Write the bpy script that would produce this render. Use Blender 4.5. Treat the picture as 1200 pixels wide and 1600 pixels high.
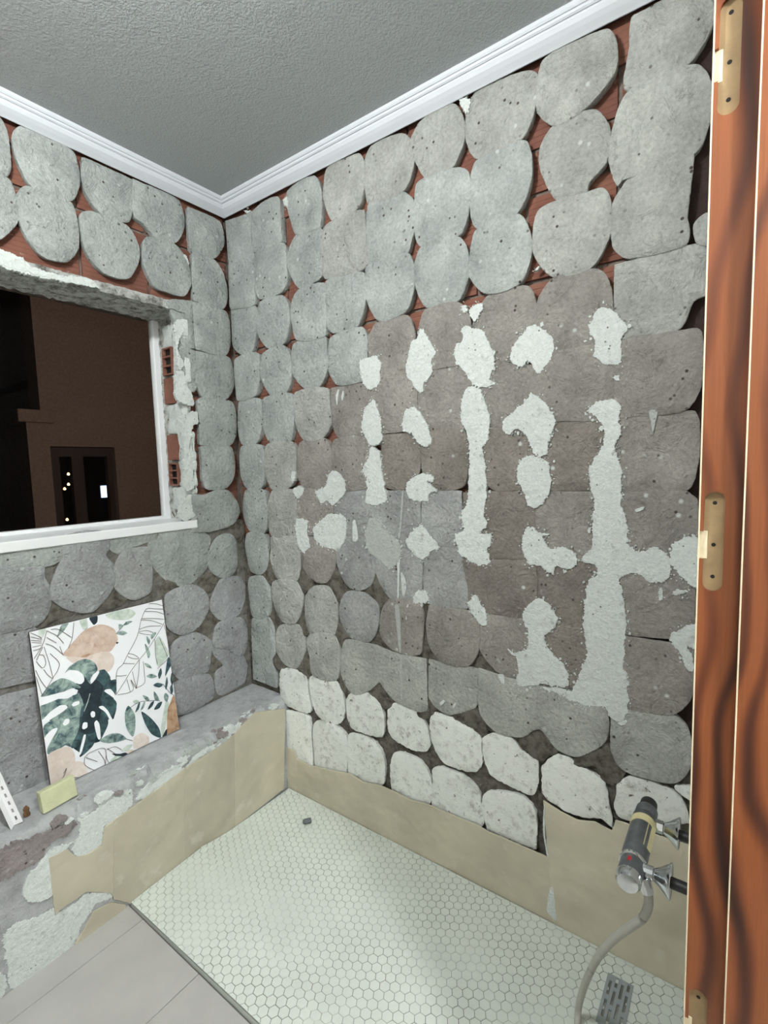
import bpy, bmesh, math, random
from mathutils import Vector, Matrix, noise
from mathutils.geometry import delaunay_2d_cdt

for o in list(bpy.data.objects):
    bpy.data.objects.remove(o)
SC = bpy.context.scene
COL = SC.collection

# ------------------------------------------------------------------ camera
CAM_POS = (1.4647, 1.8889, 1.4923)
YAW, PITCH, ROLL = 3.7698, -0.0922, -0.0283
cam = bpy.data.cameras.new('camera')
cam_ob = bpy.data.objects.new('camera', cam)
COL.objects.link(cam_ob)
fw = Vector((math.cos(YAW) * math.cos(PITCH), math.sin(YAW) * math.cos(PITCH), math.sin(PITCH)))
rt = fw.cross(Vector((0, 0, 1))).normalized()
up = rt.cross(fw)
r2 = rt * math.cos(ROLL) + up * math.sin(ROLL)
u2 = -rt * math.sin(ROLL) + up * math.cos(ROLL)
m = Matrix((r2, u2, -fw)).transposed().to_4x4()
m.translation = CAM_POS
cam_ob.matrix_world = m
cam.sensor_fit = 'VERTICAL'
cam.sensor_height = 24.0
cam.lens = 773.68 * 24.0 / 1600.0
cam.clip_start = 0.02
SC.camera = cam_ob

# ------------------------------------------------------------------ night sky, exposure
w = bpy.data.worlds.new('night_sky')
SC.world = w
w.use_nodes = True
w.node_tree.nodes['Background'].inputs[0].default_value = (0.0016, 0.0014, 0.0016, 1)
w.node_tree.nodes['Background'].inputs[1].default_value = 1.0
vs = SC.view_settings
vs.view_transform = 'Standard'
vs.look = 'None'
vs.exposure = 0.36
vs.gamma = 1.0
vs.use_curve_mapping = False

BATH_LAMP_W = 54.0       # round ceiling lamp of the bathroom
HALL_FILL_W = 110.0       # unseen hallway globe behind the camera, added for frontal fill
PATIO_FILL_W = 85.0      # unseen lamp added outside to brighten the neighbour's wall
BATH_LAMP = (1.35, 1.10)
HALL_FILL = (1.25, 2.75)

# ------------------------------------------------------------------ helpers
def lin(c):
    c = c / 255.0
    return c / 12.92 if c <= 0.04045 else ((c + 0.055) / 1.055) ** 2.4
def rgb(r, g, b):
    return (lin(r), lin(g), lin(b), 1.0)

class NT:
    def __init__(self, name):
        self.m = bpy.data.materials.new(name)
        self.m.use_nodes = True
        self.t = self.m.node_tree
        self.b = self.t.nodes['Principled BSDF']
    def n(self, kind, **kw):
        nd = self.t.nodes.new('ShaderNode' + kind)
        for k, v in kw.items():
            if k.startswith('i_'):
                nd.inputs[k[2:].replace('_', ' ')].default_value = v
            else:
                setattr(nd, k, v)
        return nd
    def l(self, a, b):
        self.t.links.new(a, b)
    def pos(self, scale=(1, 1, 1)):
        g = self.n('NewGeometry')
        mp = self.n('Mapping')
        mp.inputs['Scale'].default_value = scale
        self.l(g.outputs['Position'], mp.inputs['Vector'])
        return mp.outputs['Vector']
    def noise(self, scale, detail=4, rough=0.55, vec=None, dist=0.0):
        nd = self.n('TexNoise')
        nd.inputs['Scale'].default_value = scale
        nd.inputs['Detail'].default_value = detail
        nd.inputs['Roughness'].default_value = rough
        nd.inputs['Distortion'].default_value = dist
        self.l(vec if vec is not None else self.pos(), nd.inputs['Vector'])
        return nd.outputs['Fac']
    def ramp(self, fac, stops):
        nd = self.n('ValToRGB')
        els = nd.color_ramp.elements
        while len(els) < len(stops):
            els.new(0.5)
        for e, (p, c) in zip(els, stops):
            e.position = p
            e.color = c if len(c) == 4 else (*c, 1)
        self.l(fac, nd.inputs['Fac'])
        return nd.outputs['Color']
    def mix(self, fac, a, b, mode='MIX'):
        nd = self.n('Mix', data_type='RGBA', blend_type=mode)
        if isinstance(fac, (int, float)):
            nd.inputs[0].default_value = fac
        else:
            self.l(fac, nd.inputs[0])
        for idx, v in ((6, a), (7, b)):
            if isinstance(v, tuple):
                nd.inputs[idx].default_value = v
            else:
                self.l(v, nd.inputs[idx])
        return nd.outputs[2]
    def bump(self, height, strength=0.5, dist=0.01, prev=None):
        nd = self.n('Bump')
        nd.inputs['Strength'].default_value = strength
        nd.inputs['Distance'].default_value = dist
        self.l(height, nd.inputs['Height'])
        if prev is not None:
            self.l(prev, nd.inputs['Normal'])
        return nd.outputs['Normal']
    def done(self, color, rough=0.9, normal=None, metallic=0.0):
        if isinstance(color, tuple):
            self.b.inputs['Base Color'].default_value = color
        else:
            self.l(color, self.b.inputs['Base Color'])
        if isinstance(rough, (int, float)):
            self.b.inputs['Roughness'].default_value = rough
        else:
            self.l(rough, self.b.inputs['Roughness'])
        self.b.inputs['Metallic'].default_value = metallic
        if normal is not None:
            self.l(normal, self.b.inputs['Normal'])
        return self.m

G = lambda v: (v, v, v, 1)
M = {}

def mat_mortar():
    t = NT('mortar')
    oi = t.n('ObjectInfo')
    big = t.noise(7, 5, 0.6)
    fine = t.noise(90, 5, 0.7)
    c = t.mix(1.0, oi.outputs['Color'], t.ramp(big, [(0.3, G(0.74)), (0.7, G(1.2))]), 'MULTIPLY')
    c = t.mix(1.0, c, t.ramp(fine, [(0.25, G(0.72)), (0.75, G(1.2))]), 'MULTIPLY')
    v = t.n('TexVoronoi')
    v.inputs['Scale'].default_value = 34
    t.l(t.pos(), v.inputs['Vector'])
    pit = t.ramp(v.outputs['Distance'], [(0.10, G(1)), (0.17, G(0))])
    sparse = t.ramp(t.noise(11, 2), [(0.46, G(0)), (0.56, G(1))])
    pitm = t.mix(1.0, pit, sparse, 'MULTIPLY')
    c = t.mix(pitm, c, rgb(74, 66, 60))
    v2 = t.n('TexVoronoi')
    v2.inputs['Scale'].default_value = 19
    t.l(t.pos(), v2.inputs['Vector'])
    spk = t.ramp(v2.outputs['Distance'], [(0.06, G(0.8)), (0.15, G(0))])
    sp2 = t.ramp(t.noise(5, 2), [(0.48, G(0)), (0.6, G(1))])
    c = t.mix(t.mix(1.0, spk, sp2, 'MULTIPLY'), c, rgb(215, 220, 216))
    trowel = t.noise(16, 6, 0.62, dist=1.1)
    cr = t.noise(13, 3, 0.5, dist=1.6)
    line = t.ramp(cr, [(0.485, G(0)), (0.5, G(1)), (0.515, G(0))])
    crease = t.mix(1.0, line, t.ramp(t.noise(8, 2), [(0.50, G(0)), (0.60, G(1))]), 'MULTIPLY')
    c = t.mix(t.mix(1.0, crease, G(0.55), 'MULTIPLY'), c, t.mix(1.0, c, G(0.45), 'MULTIPLY'))
    n1 = t.bump(trowel, 0.75, 0.025)
    n2 = t.bump(fine, 0.8, 0.008, n1)
    n3 = t.bump(pit, -0.35, 0.004, n2)
    n3 = t.bump(crease, -0.6, 0.006, n3)
    return t.done(c, 0.95, n3)

def mat_white():
    t = NT('white_plaster')
    oi = t.n('ObjectInfo')
    st = t.noise(26, 6, 0.7)
    c = t.mix(1.0, oi.outputs['Color'], t.ramp(t.noise(120, 4, 0.7), [(0.3, G(0.88)), (0.7, G(1.08))]), 'MULTIPLY')
    dark = t.ramp(st, [(0.60, G(0)), (0.70, G(1))])
    vp = t.n('TexVoronoi')
    vp.inputs['Scale'].default_value = 48
    t.l(t.pos(), vp.inputs['Vector'])
    pit = t.mix(1.0, t.ramp(vp.outputs['Distance'], [(0.09, G(1)), (0.15, G(0))]), t.ramp(t.noise(13, 2), [(0.5, G(0)), (0.6, G(1))]), 'MULTIPLY')
    c = t.mix(pit, c, rgb(110, 104, 96))
    c = t.mix(dark, c, t.mix(0.55, oi.outputs['Color'], rgb(128, 124, 116)))
    n1 = t.bump(st, 0.9, 0.016)
    n2 = t.bump(t.noise(150, 4, 0.7), 0.6, 0.005, n1)
    return t.done(c, 0.85, n2)

def mat_stained():
    t = NT('stained_white_plaster')
    oi = t.n('ObjectInfo')
    st = t.noise(34, 7, 0.75)
    reg = t.ramp(t.noise(9, 3), [(0.36, G(0)), (0.58, G(1))])
    c = oi.outputs['Color']
    m1 = t.ramp(st, [(0.50, G(0)), (0.70, G(0.8))])
    c = t.mix(t.mix(1.0, m1, reg, 'MULTIPLY'), c, rgb(132, 126, 116))
    m2 = t.ramp(t.noise(48, 5, 0.7), [(0.63, G(0)), (0.69, G(1))])
    c = t.mix(m2, c, rgb(92, 76, 66))
    n1 = t.bump(st, 0.6, 0.014)
    n2 = t.bump(t.noise(150, 4, 0.7), 0.4, 0.004, n1)
    return t.done(c, 0.9, n2)

def mat_brick():
    t = NT('terracotta_brick')
    oi = t.n('ObjectInfo')
    a = t.ramp(oi.outputs['Random'], [(0.0, rgb(116, 76, 64)), (0.5, rgb(130, 86, 70)), (1.0, rgb(140, 96, 80))])
    c = t.mix(t.ramp(t.noise(14, 5, 0.65), [(0.35, G(0)), (0.75, G(0.65))]), a, rgb(98, 58, 48))
    c = t.mix(t.ramp(t.noise(30, 6, 0.7), [(0.62, G(0)), (0.72, G(0.8))]), c, rgb(190, 160, 145))
    n = t.bump(t.noise(110, 4, 0.7), 0.4, 0.004)
    return t.done(c, 0.92, n)

def simple(name, col, rough=0.6, metallic=0.0, nscale=None, var=0.1, bump=0.0, bscale=None):
    t = NT(name)
    c = col
    if nscale:
        c = t.mix(1.0, col, t.ramp(t.noise(nscale, 5, 0.6), [(0.3, G(1 - var)), (0.7, G(1 + var))]), 'MULTIPLY')
    nm = None
    if bump:
        nm = t.bump(t.noise(bscale or 60, 5, 0.6), bump, 0.01)
    return t.done(c, rough, nm, metallic)

def mat_rubble(name, c1, c2, c3, scale=22):
    t = NT(name)
    a = t.noise(scale, 8, 0.72)
    c = t.ramp(a, [(0.34, c1), (0.47, c2), (0.56, c3)])
    n1 = t.bump(a, 0.9, 0.03)
    n2 = t.bump(t.noise(scale * 5, 4, 0.7), 0.5, 0.006, n1)
    return t.done(c, 0.95, n2)

def mat_wood():
    t = NT('varnished_pine')
    warp = t.noise(2.2, 2, 0.5, vec=t.pos((1, 1, 0.9)))
    # growth rings: distorted bands across the board, long along it
    mp = t.pos((1, 1, 0.10))
    add = t.n('VectorMath', operation='MULTIPLY_ADD')
    nz = t.n('TexNoise')
    nz.inputs['Scale'].default_value = 5.0
    nz.inputs['Detail'].default_value = 1.5
    t.l(t.pos((1, 1, 0.55)), nz.inputs['Vector'])
    t.l(nz.outputs['Color'], add.inputs[0])
    add.inputs[1].default_value = (0.02, 0.14, 0.0)
    t.l(mp, add.inputs[2])
    w1 = t.n('TexWave', wave_type='BANDS', bands_direction='Y')
    w1.inputs['Scale'].default_value = 8.5
    w1.inputs['Distortion'].default_value = 1.4
    w1.inputs['Detail'].default_value = 1.0
    t.l(add.outputs[0], w1.inputs['Vector'])
    fade = t.noise(3.0, 2, 0.5, vec=t.pos((1, 5, 0.5)))
    mxf = t.n('Math', operation='MULTIPLY_ADD', use_clamp=True)
    t.l(t.ramp(fade, [(0.36, G(0)), (0.62, G(1))]), mxf.inputs[0])
    mxf.inputs[1].default_value = 0.45
    t.l(w1.outputs['Fac'], mxf.inputs[2])
    c = t.ramp(mxf.outputs[0], [(0.02, rgb(44, 20, 11)), (0.25, rgb(74, 36, 18)), (0.60, rgb(106, 55, 27)), (1.0, rgb(126, 71, 37))])
    fine = t.noise(60, 6, 0.7, vec=t.pos((1, 6, 0.12)))
    c = t.mix(1.0, c, t.ramp(fine, [(0.3, G(0.86)), (0.7, G(1.10))]), 'MULTIPLY')
    c = t.mix(t.ramp(warp, [(0.45, G(0)), (0.75, G(0.5))]), c, rgb(84, 40, 21))
    n = t.bump(fine, 0.12, 0.004)
    return t.done(c, 0.42, n)

def mat_membrane():
    t = NT('beige_membrane')
    oi = t.n('ObjectInfo')
    c = t.mix(1.0, oi.outputs['Color'], t.ramp(t.noise(6, 4, 0.5), [(0.3, G(0.86)), (0.7, G(1.08))]), 'MULTIPLY')
    c = t.mix(t.ramp(t.noise(15, 3), [(0.60, G(0)), (0.75, G(0.5))]), c, rgb(206, 204, 192))
    n1 = t.bump(t.noise(9, 2, 0.4), 0.6, 0.03)
    n2 = t.bump(t.noise(260, 3, 0.6), 0.25, 0.002, n1)
    return t.done(c, 0.75, n2)

def mat_grout():
    t = NT('mosaic_grout')
    a = t.noise(5, 5, 0.6)
    c = t.ramp(a, [(0.36, rgb(186, 190, 184)), (0.52, rgb(120, 120, 112)), (0.7, rgb(84, 82, 74))])
    return t.done(c, 0.9)

def mat_ceiling():
    t = NT('textured_ceiling_paint')
    a = t.noise(150, 3, 0.6)
    n = t.bump(a, 0.6, 0.006)
    n = t.bump(t.noise(40, 3, 0.6), 0.25, 0.008, n)
    return t.done(rgb(166, 170, 171), 0.85, n)

def mat_tile():
    t = NT('taupe_floor_tile')
    c = t.mix(1.0, rgb(172, 170, 166), t.ramp(t.noise(4, 5, 0.6), [(0.3, G(0.9)), (0.7, G(1.1))]), 'MULTIPLY')
    return t.done(c, 0.55, t.bump(t.noise(200, 3), 0.06, 0.002))

def mat_water(name, a, b, scale=38):
    t = NT(name)
    c = t.ramp(t.noise(scale, 5, 0.65, dist=0.6), [(0.36, a), (0.62, b)])
    return t.done(c, 0.45)

def mat_glow(name, col, s):
    t = NT(name)
    t.b.inputs['Base Color'].default_value = col
    t.b.inputs['Emission Color'].default_value = col
    t.b.inputs['Emission Strength'].default_value = s
    return t.m

def mat_pane():
    t = NT('window_glass')
    tr = t.n('BsdfTransparent')
    gl = t.n('BsdfGlossy')
    gl.inputs['Roughness'].default_value = 0.04
    fr = t.n('Fresnel')
    fr.inputs['IOR'].default_value = 1.12
    mx = t.n('MixShader')
    t.l(fr.outputs[0], mx.inputs[0])
    t.l(tr.outputs[0], mx.inputs[1])
    t.l(gl.outputs[0], mx.inputs[2])
    t.l(mx.outputs[0], t.t.nodes['Material Output'].inputs['Surface'])
    return t.m

M['mortar'] = mat_mortar()
M['white'] = mat_white()
M['stained'] = mat_stained()
M['brick'] = mat_brick()
M['wood'] = mat_wood()
M['membrane'] = mat_membrane()
M['grout'] = mat_grout()
M['ceiling'] = mat_ceiling()
M['tile'] = mat_tile()
M['pane'] = mat_pane()
M['joint'] = simple('brick_joint_mortar', rgb(120, 108, 100), 0.95, nscale=40, var=0.25, bump=0.8, bscale=70)
M['bed'] = mat_rubble('dark_mortar_bed', rgb(66, 60, 52), rgb(106, 101, 90), rgb(126, 122, 112), 30)
M['bed_pale'] = mat_rubble('pale_mortar_bed', rgb(92, 88, 80), rgb(126, 123, 115), rgb(140, 138, 131), 30)
M['rubble'] = mat_rubble('crumbled_plaster', rgb(96, 92, 84), rgb(176, 176, 170), rgb(214, 216, 212), 26)
M['ledge'] = mat_rubble('ledge_mortar', rgb(158, 159, 160), rgb(176, 178, 179), rgb(188, 190, 191), 12)
M['cornice'] = simple('white_cornice_paint', rgb(206, 210, 216), 0.6)
M['paint'] = simple('white_wall_paint', rgb(212, 210, 204), 0.85, nscale=12, var=0.03)
M['frame'] = simple('white_window_paint', rgb(236, 238, 240), 0.4)
M['mosaic'] = simple('white_mosaic_tile', rgb(206, 212, 204), 0.42, nscale=9, var=0.05)
M['gap_shade'] = simple('gap_shade_brown', rgb(52, 38, 34), 0.95, nscale=30, var=0.3, bump=0.6)  # shade of the gap by the door frame, put into the colour
M['floor_grout'] = simple('floor_grout', rgb(92, 84, 78), 0.9)
M['raw_wood'] = simple('raw_mortise_wood', rgb(140, 118, 86), 0.85, nscale=30, var=0.2)
M['hole'] = simple('dark_hole', rgb(18, 14, 12), 0.9)
M['cream'] = simple('cream_paint', rgb(204, 192, 164), 0.7, nscale=40, var=0.12)
M['chrome'] = simple('chrome', rgb(205, 208, 210), 0.16, 1.0)
M['dusty_metal'] = simple('dusty_grey_metal', rgb(118, 122, 126), 0.38, 0.75, nscale=50, var=0.18)
M['black_plastic'] = simple('black_plastic', rgb(34, 34, 34), 0.45)
M['red'] = simple('red_mark', rgb(176, 30, 34), 0.4)
M['tape'] = simple('masking_tape', rgb(206, 196, 152), 0.8, nscale=60, var=0.08)
M['hose'] = simple('grey_hose', rgb(172, 170, 162), 0.45, nscale=30, var=0.06)
M['drain'] = simple('grey_drain_metal', rgb(150, 158, 162), 0.4, 0.2)
M['plug'] = simple('grey_plastic', rgb(84, 88, 90), 0.5)
M['paper'] = simple('printed_paper', rgb(232, 234, 238), 0.4)
M['board_edge'] = simple('dark_board_edge', rgb(62, 44, 42), 0.6)
M['foam'] = simple('pale_yellow_foam', rgb(194, 196, 160), 0.9, nscale=25, var=0.08, bump=0.3, bscale=120)
M['foam_side'] = simple('foam_side', rgb(150, 148, 112), 0.9)
M['pvc'] = simple('white_pvc', rgb(234, 234, 236), 0.45)
M['chip'] = simple('brown_wood', rgb(100, 72, 46), 0.8, nscale=60, var=0.35)
M['stucco'] = simple('brown_stucco', rgb(150, 132, 120), 0.95, nscale=30, var=0.2, bump=0.6, bscale=60)
M['night_wall'] = simple('garden_wall_render', rgb(84, 84, 78), 0.95, nscale=4, var=0.3)
M['paving'] = simple('patio_paving', rgb(90, 84, 80), 0.9)
M['door_brown'] = simple('dark_brown_door', rgb(62, 46, 40), 0.6)
M['bulb'] = mat_glow('warm_bulb', (1.0, 0.55, 0.2, 1), 7.0)
M['screen'] = mat_glow('blue_white_screen', (0.55, 0.7, 1.0, 1), 1.6)
M['diffuser'] = mat_glow('lamp_diffuser', (1.0, 0.97, 0.92, 1), 3.0)
for k, (a, b) in dict(
        p=((186, 160, 144), (206, 186, 172)), q=((204, 188, 178), (216, 204, 196)), u=((174, 144, 128), (210, 192, 180)),
        g=((18, 38, 48), (70, 98, 102)), h=((44, 74, 82), (156, 176, 168)), e=((168, 186, 172), (206, 214, 206)),
        k=((16, 26, 36), (34, 52, 60)), w=((232, 234, 238), (236, 238, 242)), o=((146, 112, 84), (184, 154, 126)),
        r=((206, 192, 182), (222, 212, 204)), d=((84, 72, 68), (110, 96, 90)), v=((170, 180, 170), (200, 204, 196))).items():
    M['ink_' + k] = mat_water('print_ink_' + {'p': 'peach', 'q': 'pale_peach', 'u': 'peach_shade', 'g': 'deep_green', 'h': 'green', 'e': 'sage', 'k': 'black_green', 'w': 'paper_white', 'o': 'ochre', 'r': 'blush', 'd': 'line_brown', 'v': 'pale_vein'}[k], rgb(*a), rgb(*b))

def obj(name, bm, mat, parent=None, smooth=False, data=None):
    me = data
    if me is None:
        bmesh.ops.recalc_face_normals(bm, faces=bm.faces[:])
        me = bpy.data.meshes.new(name)
        bm.to_mesh(me)
        bm.free()
        for mm in (mat if isinstance(mat, (list, tuple)) else [mat]):
            me.materials.append(M[mm] if isinstance(mm, str) else mm)
        if smooth:
            for f in me.polygons:
                f.use_smooth = True
    o = bpy.data.objects.new(name, me)
    COL.objects.link(o)
    if parent is not None:
        o.parent = parent
    return o

def tag(o, label=None, cat=None, group=None, kind=None):
    if label: o['label'] = label
    if cat: o['category'] = cat
    if group: o['group'] = group
    if kind: o['kind'] = kind
    return o

def thing(name, loc, label, cat, group=None, rot=(0, 0, 0)):
    o = bpy.data.objects.new(name, None)
    o.empty_display_size = 0.05
    COL.objects.link(o)
    o.location = loc
    o.rotation_euler = rot
    return tag(o, label, cat, group)

def box(bm, a, b, mi=0):
    x0, y0, z0 = a
    x1, y1, z1 = b
    v = [bm.verts.new(c) for c in ((x0, y0, z0), (x1, y0, z0), (x1, y1, z0), (x0, y1, z0), (x0, y0, z1), (x1, y0, z1), (x1, y1, z1), (x0, y1, z1))]
    for f in ((0, 3, 2, 1), (4, 5, 6, 7), (0, 1, 5, 4), (1, 2, 6, 5), (2, 3, 7, 6), (3, 0, 4, 7)):
        bm.faces.new([v[i] for i in f]).material_index = mi
    return v

def bevel(bm, w, seg=2):
    bmesh.ops.bevel(bm, geom=bm.edges[:], offset=w, segments=seg, affect='EDGES', profile=0.5)

def boxbm(a, b, bv=0, seg=2):
    bm = bmesh.new()
    box(bm, a, b)
    if bv:
        bevel(bm, bv, seg)
    return bm

def frame_of(d):
    d = d.normalized()
    a = Vector((0, 0, 1)) if abs(d.z) < 0.9 else Vector((1, 0, 0))
    s = d.cross(a).normalized()
    return s, s.cross(d)

def lathe(bm, base, axis, prof, seg=24, mi=0, cap=True):
    """rings (distance along axis, radius)"""
    base, axis = Vector(base), Vector(axis).normalized()
    s, t = frame_of(axis)
    rings = []
    for d, r in prof:
        rings.append([bm.verts.new(base + axis * d + (s * math.cos(2 * math.pi * k / seg) + t * math.sin(2 * math.pi * k / seg)) * r) for k in range(seg)])
    for A, B in zip(rings, rings[1:]):
        for k in range(seg):
            bm.faces.new((A[k], A[(k + 1) % seg], B[(k + 1) % seg], B[k])).material_index = mi
    if cap:
        bm.faces.new(rings[0][::-1]).material_index = mi
        bm.faces.new(rings[-1]).material_index = mi

def tube(bm, pts, r, seg=12):
    pts = [Vector(q) for q in pts]
    rings = []
    for i, q in enumerate(pts):
        d = (pts[min(i + 1, len(pts) - 1)] - pts[max(i - 1, 0)]).normalized()
        s, t = frame_of(d)
        rings.append([bm.verts.new(q + (s * math.cos(2 * math.pi * k / seg) + t * math.sin(2 * math.pi * k / seg)) * r) for k in range(seg)])
    for A, B in zip(rings, rings[1:]):
        for k in range(seg):
            bm.faces.new((A[k], A[(k + 1) % seg], B[(k + 1) % seg], B[k]))
    bm.faces.new(rings[0][::-1])
    bm.faces.new(rings[-1])

def spline(pts, n=8):
    P = [Vector(q) for q in pts]
    P = [P[0] * 2 - P[1]] + P + [P[-1] * 2 - P[-2]]
    out = []
    for i in range(1, len(P) - 2):
        a, b, c, d = P[i - 1:i + 3]
        for k in range(n):
            t = k / n
            out.append(0.5 * ((2 * b) + (c - a) * t + (2 * a - 5 * b + 4 * c - d) * t * t + (3 * b - a - 3 * c + d) * t ** 3))
    out.append(P[-2])
    return out

# ---- outlines measured on a wall plane, in millimetres: "tone a,b,rounding ..."
def read(txt):
    for ln in txt.strip().splitlines():
        t, *ps = ln.split()
        yield t, [[float(v) for v in q.split(',')] for q in ps]

def outline(pts, step=0.009, rough=0.0008, seed=0, soft=False):
    """rounded (or smooth closed) outline in metres, evenly stepped, slightly uneven"""
    P = [Vector((q[0] / 1000, q[1] / 1000)) for q in pts]
    n = len(P)
    res = []
    if soft:
        for i in range(n):
            a, b, c, d = P[i - 1], P[i], P[(i + 1) % n], P[(i + 2) % n]
            for k in range(8):
                t = k / 8
                cr = 0.5 * ((2 * b) + (c - a) * t + (2 * a - 5 * b + 4 * c - d) * t * t + (3 * b - a - 3 * c + d) * t ** 3)
                res.append(cr * 0.75 + b.lerp(c, t) * 0.25)
    else:
        R = [q[2] if len(q) > 2 else 3 for q in pts]
        def tan(k, seg):
            if R[k] <= 1:
                return seg
            t = (P[(k + 1) % n] - P[k - 1])
            return t.normalized() * seg.length * 0.8 if t.length > 1e-9 else seg
        for i in range(n):
            b, c = P[i], P[(i + 1) % n]
            seg = c - b
            t0, t1 = tan(i, seg), tan((i + 1) % n, seg)
            for k in range(8):
                t = k / 8
                res.append(b * (2 * t ** 3 - 3 * t * t + 1) + t0 * (t ** 3 - 2 * t * t + t) + c * (3 * t * t - 2 * t ** 3) + t1 * (t ** 3 - t * t))
    # resample
    L = [0.0]
    for i in range(len(res)):
        L.append(L[-1] + (res[(i + 1) % len(res)] - res[i]).length)
    tot = L[-1]
    m = max(12, int(tot / step))
    out, j = [], 0
    for k in range(m):
        s = tot * k / m
        while L[j + 1] < s:
            j += 1
        seg = L[j + 1] - L[j]
        f = (s - L[j]) / seg if seg > 1e-9 else 0
        out.append(res[j].lerp(res[(j + 1) % len(res)], f))
    area = sum(out[i].x * out[(i + 1) % m].y - out[(i + 1) % m].x * out[i].y for i in range(m))
    if area < 0:
        out.reverse()
    q = []
    for i in range(m):
        t = (out[(i + 1) % m] - out[i - 1])
        nr = Vector((t.y, -t.x))
        nr = nr / nr.length if nr.length > 1e-9 else nr
        v = out[i]
        d = noise.noise(Vector((v.x * 60 + seed, v.y * 60, seed * 1.7))) + 0.8 * noise.noise(Vector((v.x * 190, v.y * 190 + seed, 3.1))) + (0.7 * noise.noise(Vector((v.x * 420, v.y * 420, seed))) if soft else 0.0)
        q.append((v + nr * d * rough, nr))
    return q

def slab(name, ol, place, back, front, mat, parent, inset=0.001, lip=0.004, under=0.006, wave=0.0015, seed=0, color=None, smooth=True, mid=(0.62, 0.3)):
    """a flat dab: undercut side, soft lip, gently uneven face. place(a, b, h) -> world"""
    bm = bmesh.new()
    n = len(ol)
    c = Vector((0, 0))
    for v, _ in ol:
        c += v
    c /= n
    def hh(v, amp=1.0):
        return wave * amp * noise.noise(Vector((v.x * 14 + seed, v.y * 14, seed)))
    rings = []
    def ring(fn):
        rings.append([bm.verts.new(place(*fn(v, nr))) for v, nr in ol])
    ring(lambda v, nr: (*(v - nr * (inset + under)), back))
    ring(lambda v, nr: (*(v - nr * inset), front - lip))
    ring(lambda v, nr: (*(v - nr * (inset + lip * 0.35)), front - lip * 0.3))
    ring(lambda v, nr: (*(v - nr * (inset + lip)), front + hh(v)))
    for f in mid:
        ring(lambda v, nr, f=f: (*(c + (v - c) * f), front + hh(c + (v - c) * f, 1.6) + wave * 0.3))
    for A, B in zip(rings, rings[1:]):
        for k in range(n):
            bm.faces.new((A[k], A[(k + 1) % n], B[(k + 1) % n], B[k]))
    cv = bm.verts.new(place(c.x, c.y, front + wave * 0.4))
    for k in range(n):
        bm.faces.new((rings[-1][k], rings[-1][(k + 1) % n], cv))
    o = obj(name, bm, mat, parent, smooth)
    if color:
        o.color = color
    return o

def flat(name, ol, place, back, front, mat, parent, color=None, lip=0.0008, smooth=False):
    """a sheet with an outline of any shape: bevelled rim and a filled face"""
    bm = bmesh.new()
    n = len(ol)
    r0 = [bm.verts.new(place(v.x, v.y, back)) for v, nr in ol]
    r1 = [bm.verts.new(place(v.x, v.y, front - lip)) for v, nr in ol]
    r2 = [bm.verts.new(place(*(v - nr * lip), front)) for v, nr in ol]
    for A, B in ((r0, r1), (r1, r2)):
        for k in range(n):
            bm.faces.new((A[k], A[(k + 1) % n], B[(k + 1) % n], B[k]))
    vs_, es_, fs_, *_ = delaunay_2d_cdt([v - nr * lip for v, nr in ol], [], [list(range(n))], 1, 1e-6)
    fv = [bm.verts.new(place(q.x, q.y, front)) for q in vs_]
    for f in fs_:
        try:
            bm.faces.new([fv[k] for k in f])
        except ValueError:
            pass
    bmesh.ops.remove_doubles(bm, verts=bm.verts[:], dist=1e-6)
    o = obj(name, bm, mat, parent, smooth)
    if color:
        o.color = color
    return o

on_right = lambda a, b, h: (h, a, b)          # wall x = 0
on_left = lambda a, b, h: (a, h, b)           # wall y = 0
LEDGE_Y, LEDGE_Z, TRAY_Z, FLOOR_Z = 0.2406, 0.461, 0.042, 0.032
CORNICE_Z, CEIL_Z = 2.600, 2.656
ROOM_X, DOOR_Y = 2.30, 1.845
on_ledge = lambda a, b, h: (a, LEDGE_Y + h, b)

TONE = {'a': rgb(172, 177, 174), 'b': rgb(176, 178, 172), 't': rgb(153, 149, 143), 'd': rgb(137, 131, 124), 's': rgb(166, 168, 167),
        'm': rgb(164, 166, 167), 'x': rgb(234, 237, 232), 'w': rgb(218, 224, 221), 'v': rgb(184, 189, 185), 'n': rgb(146, 138, 137), 'y': rgb(192, 186, 165), 'z': rgb(104, 98, 84)}
def tone(t, rnd, amt=0.05):
    k = 1 + rnd.uniform(-amt, amt)
    c = TONE[t]
    return (c[0] * k, c[1] * k, c[2] * k, 1)

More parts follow.
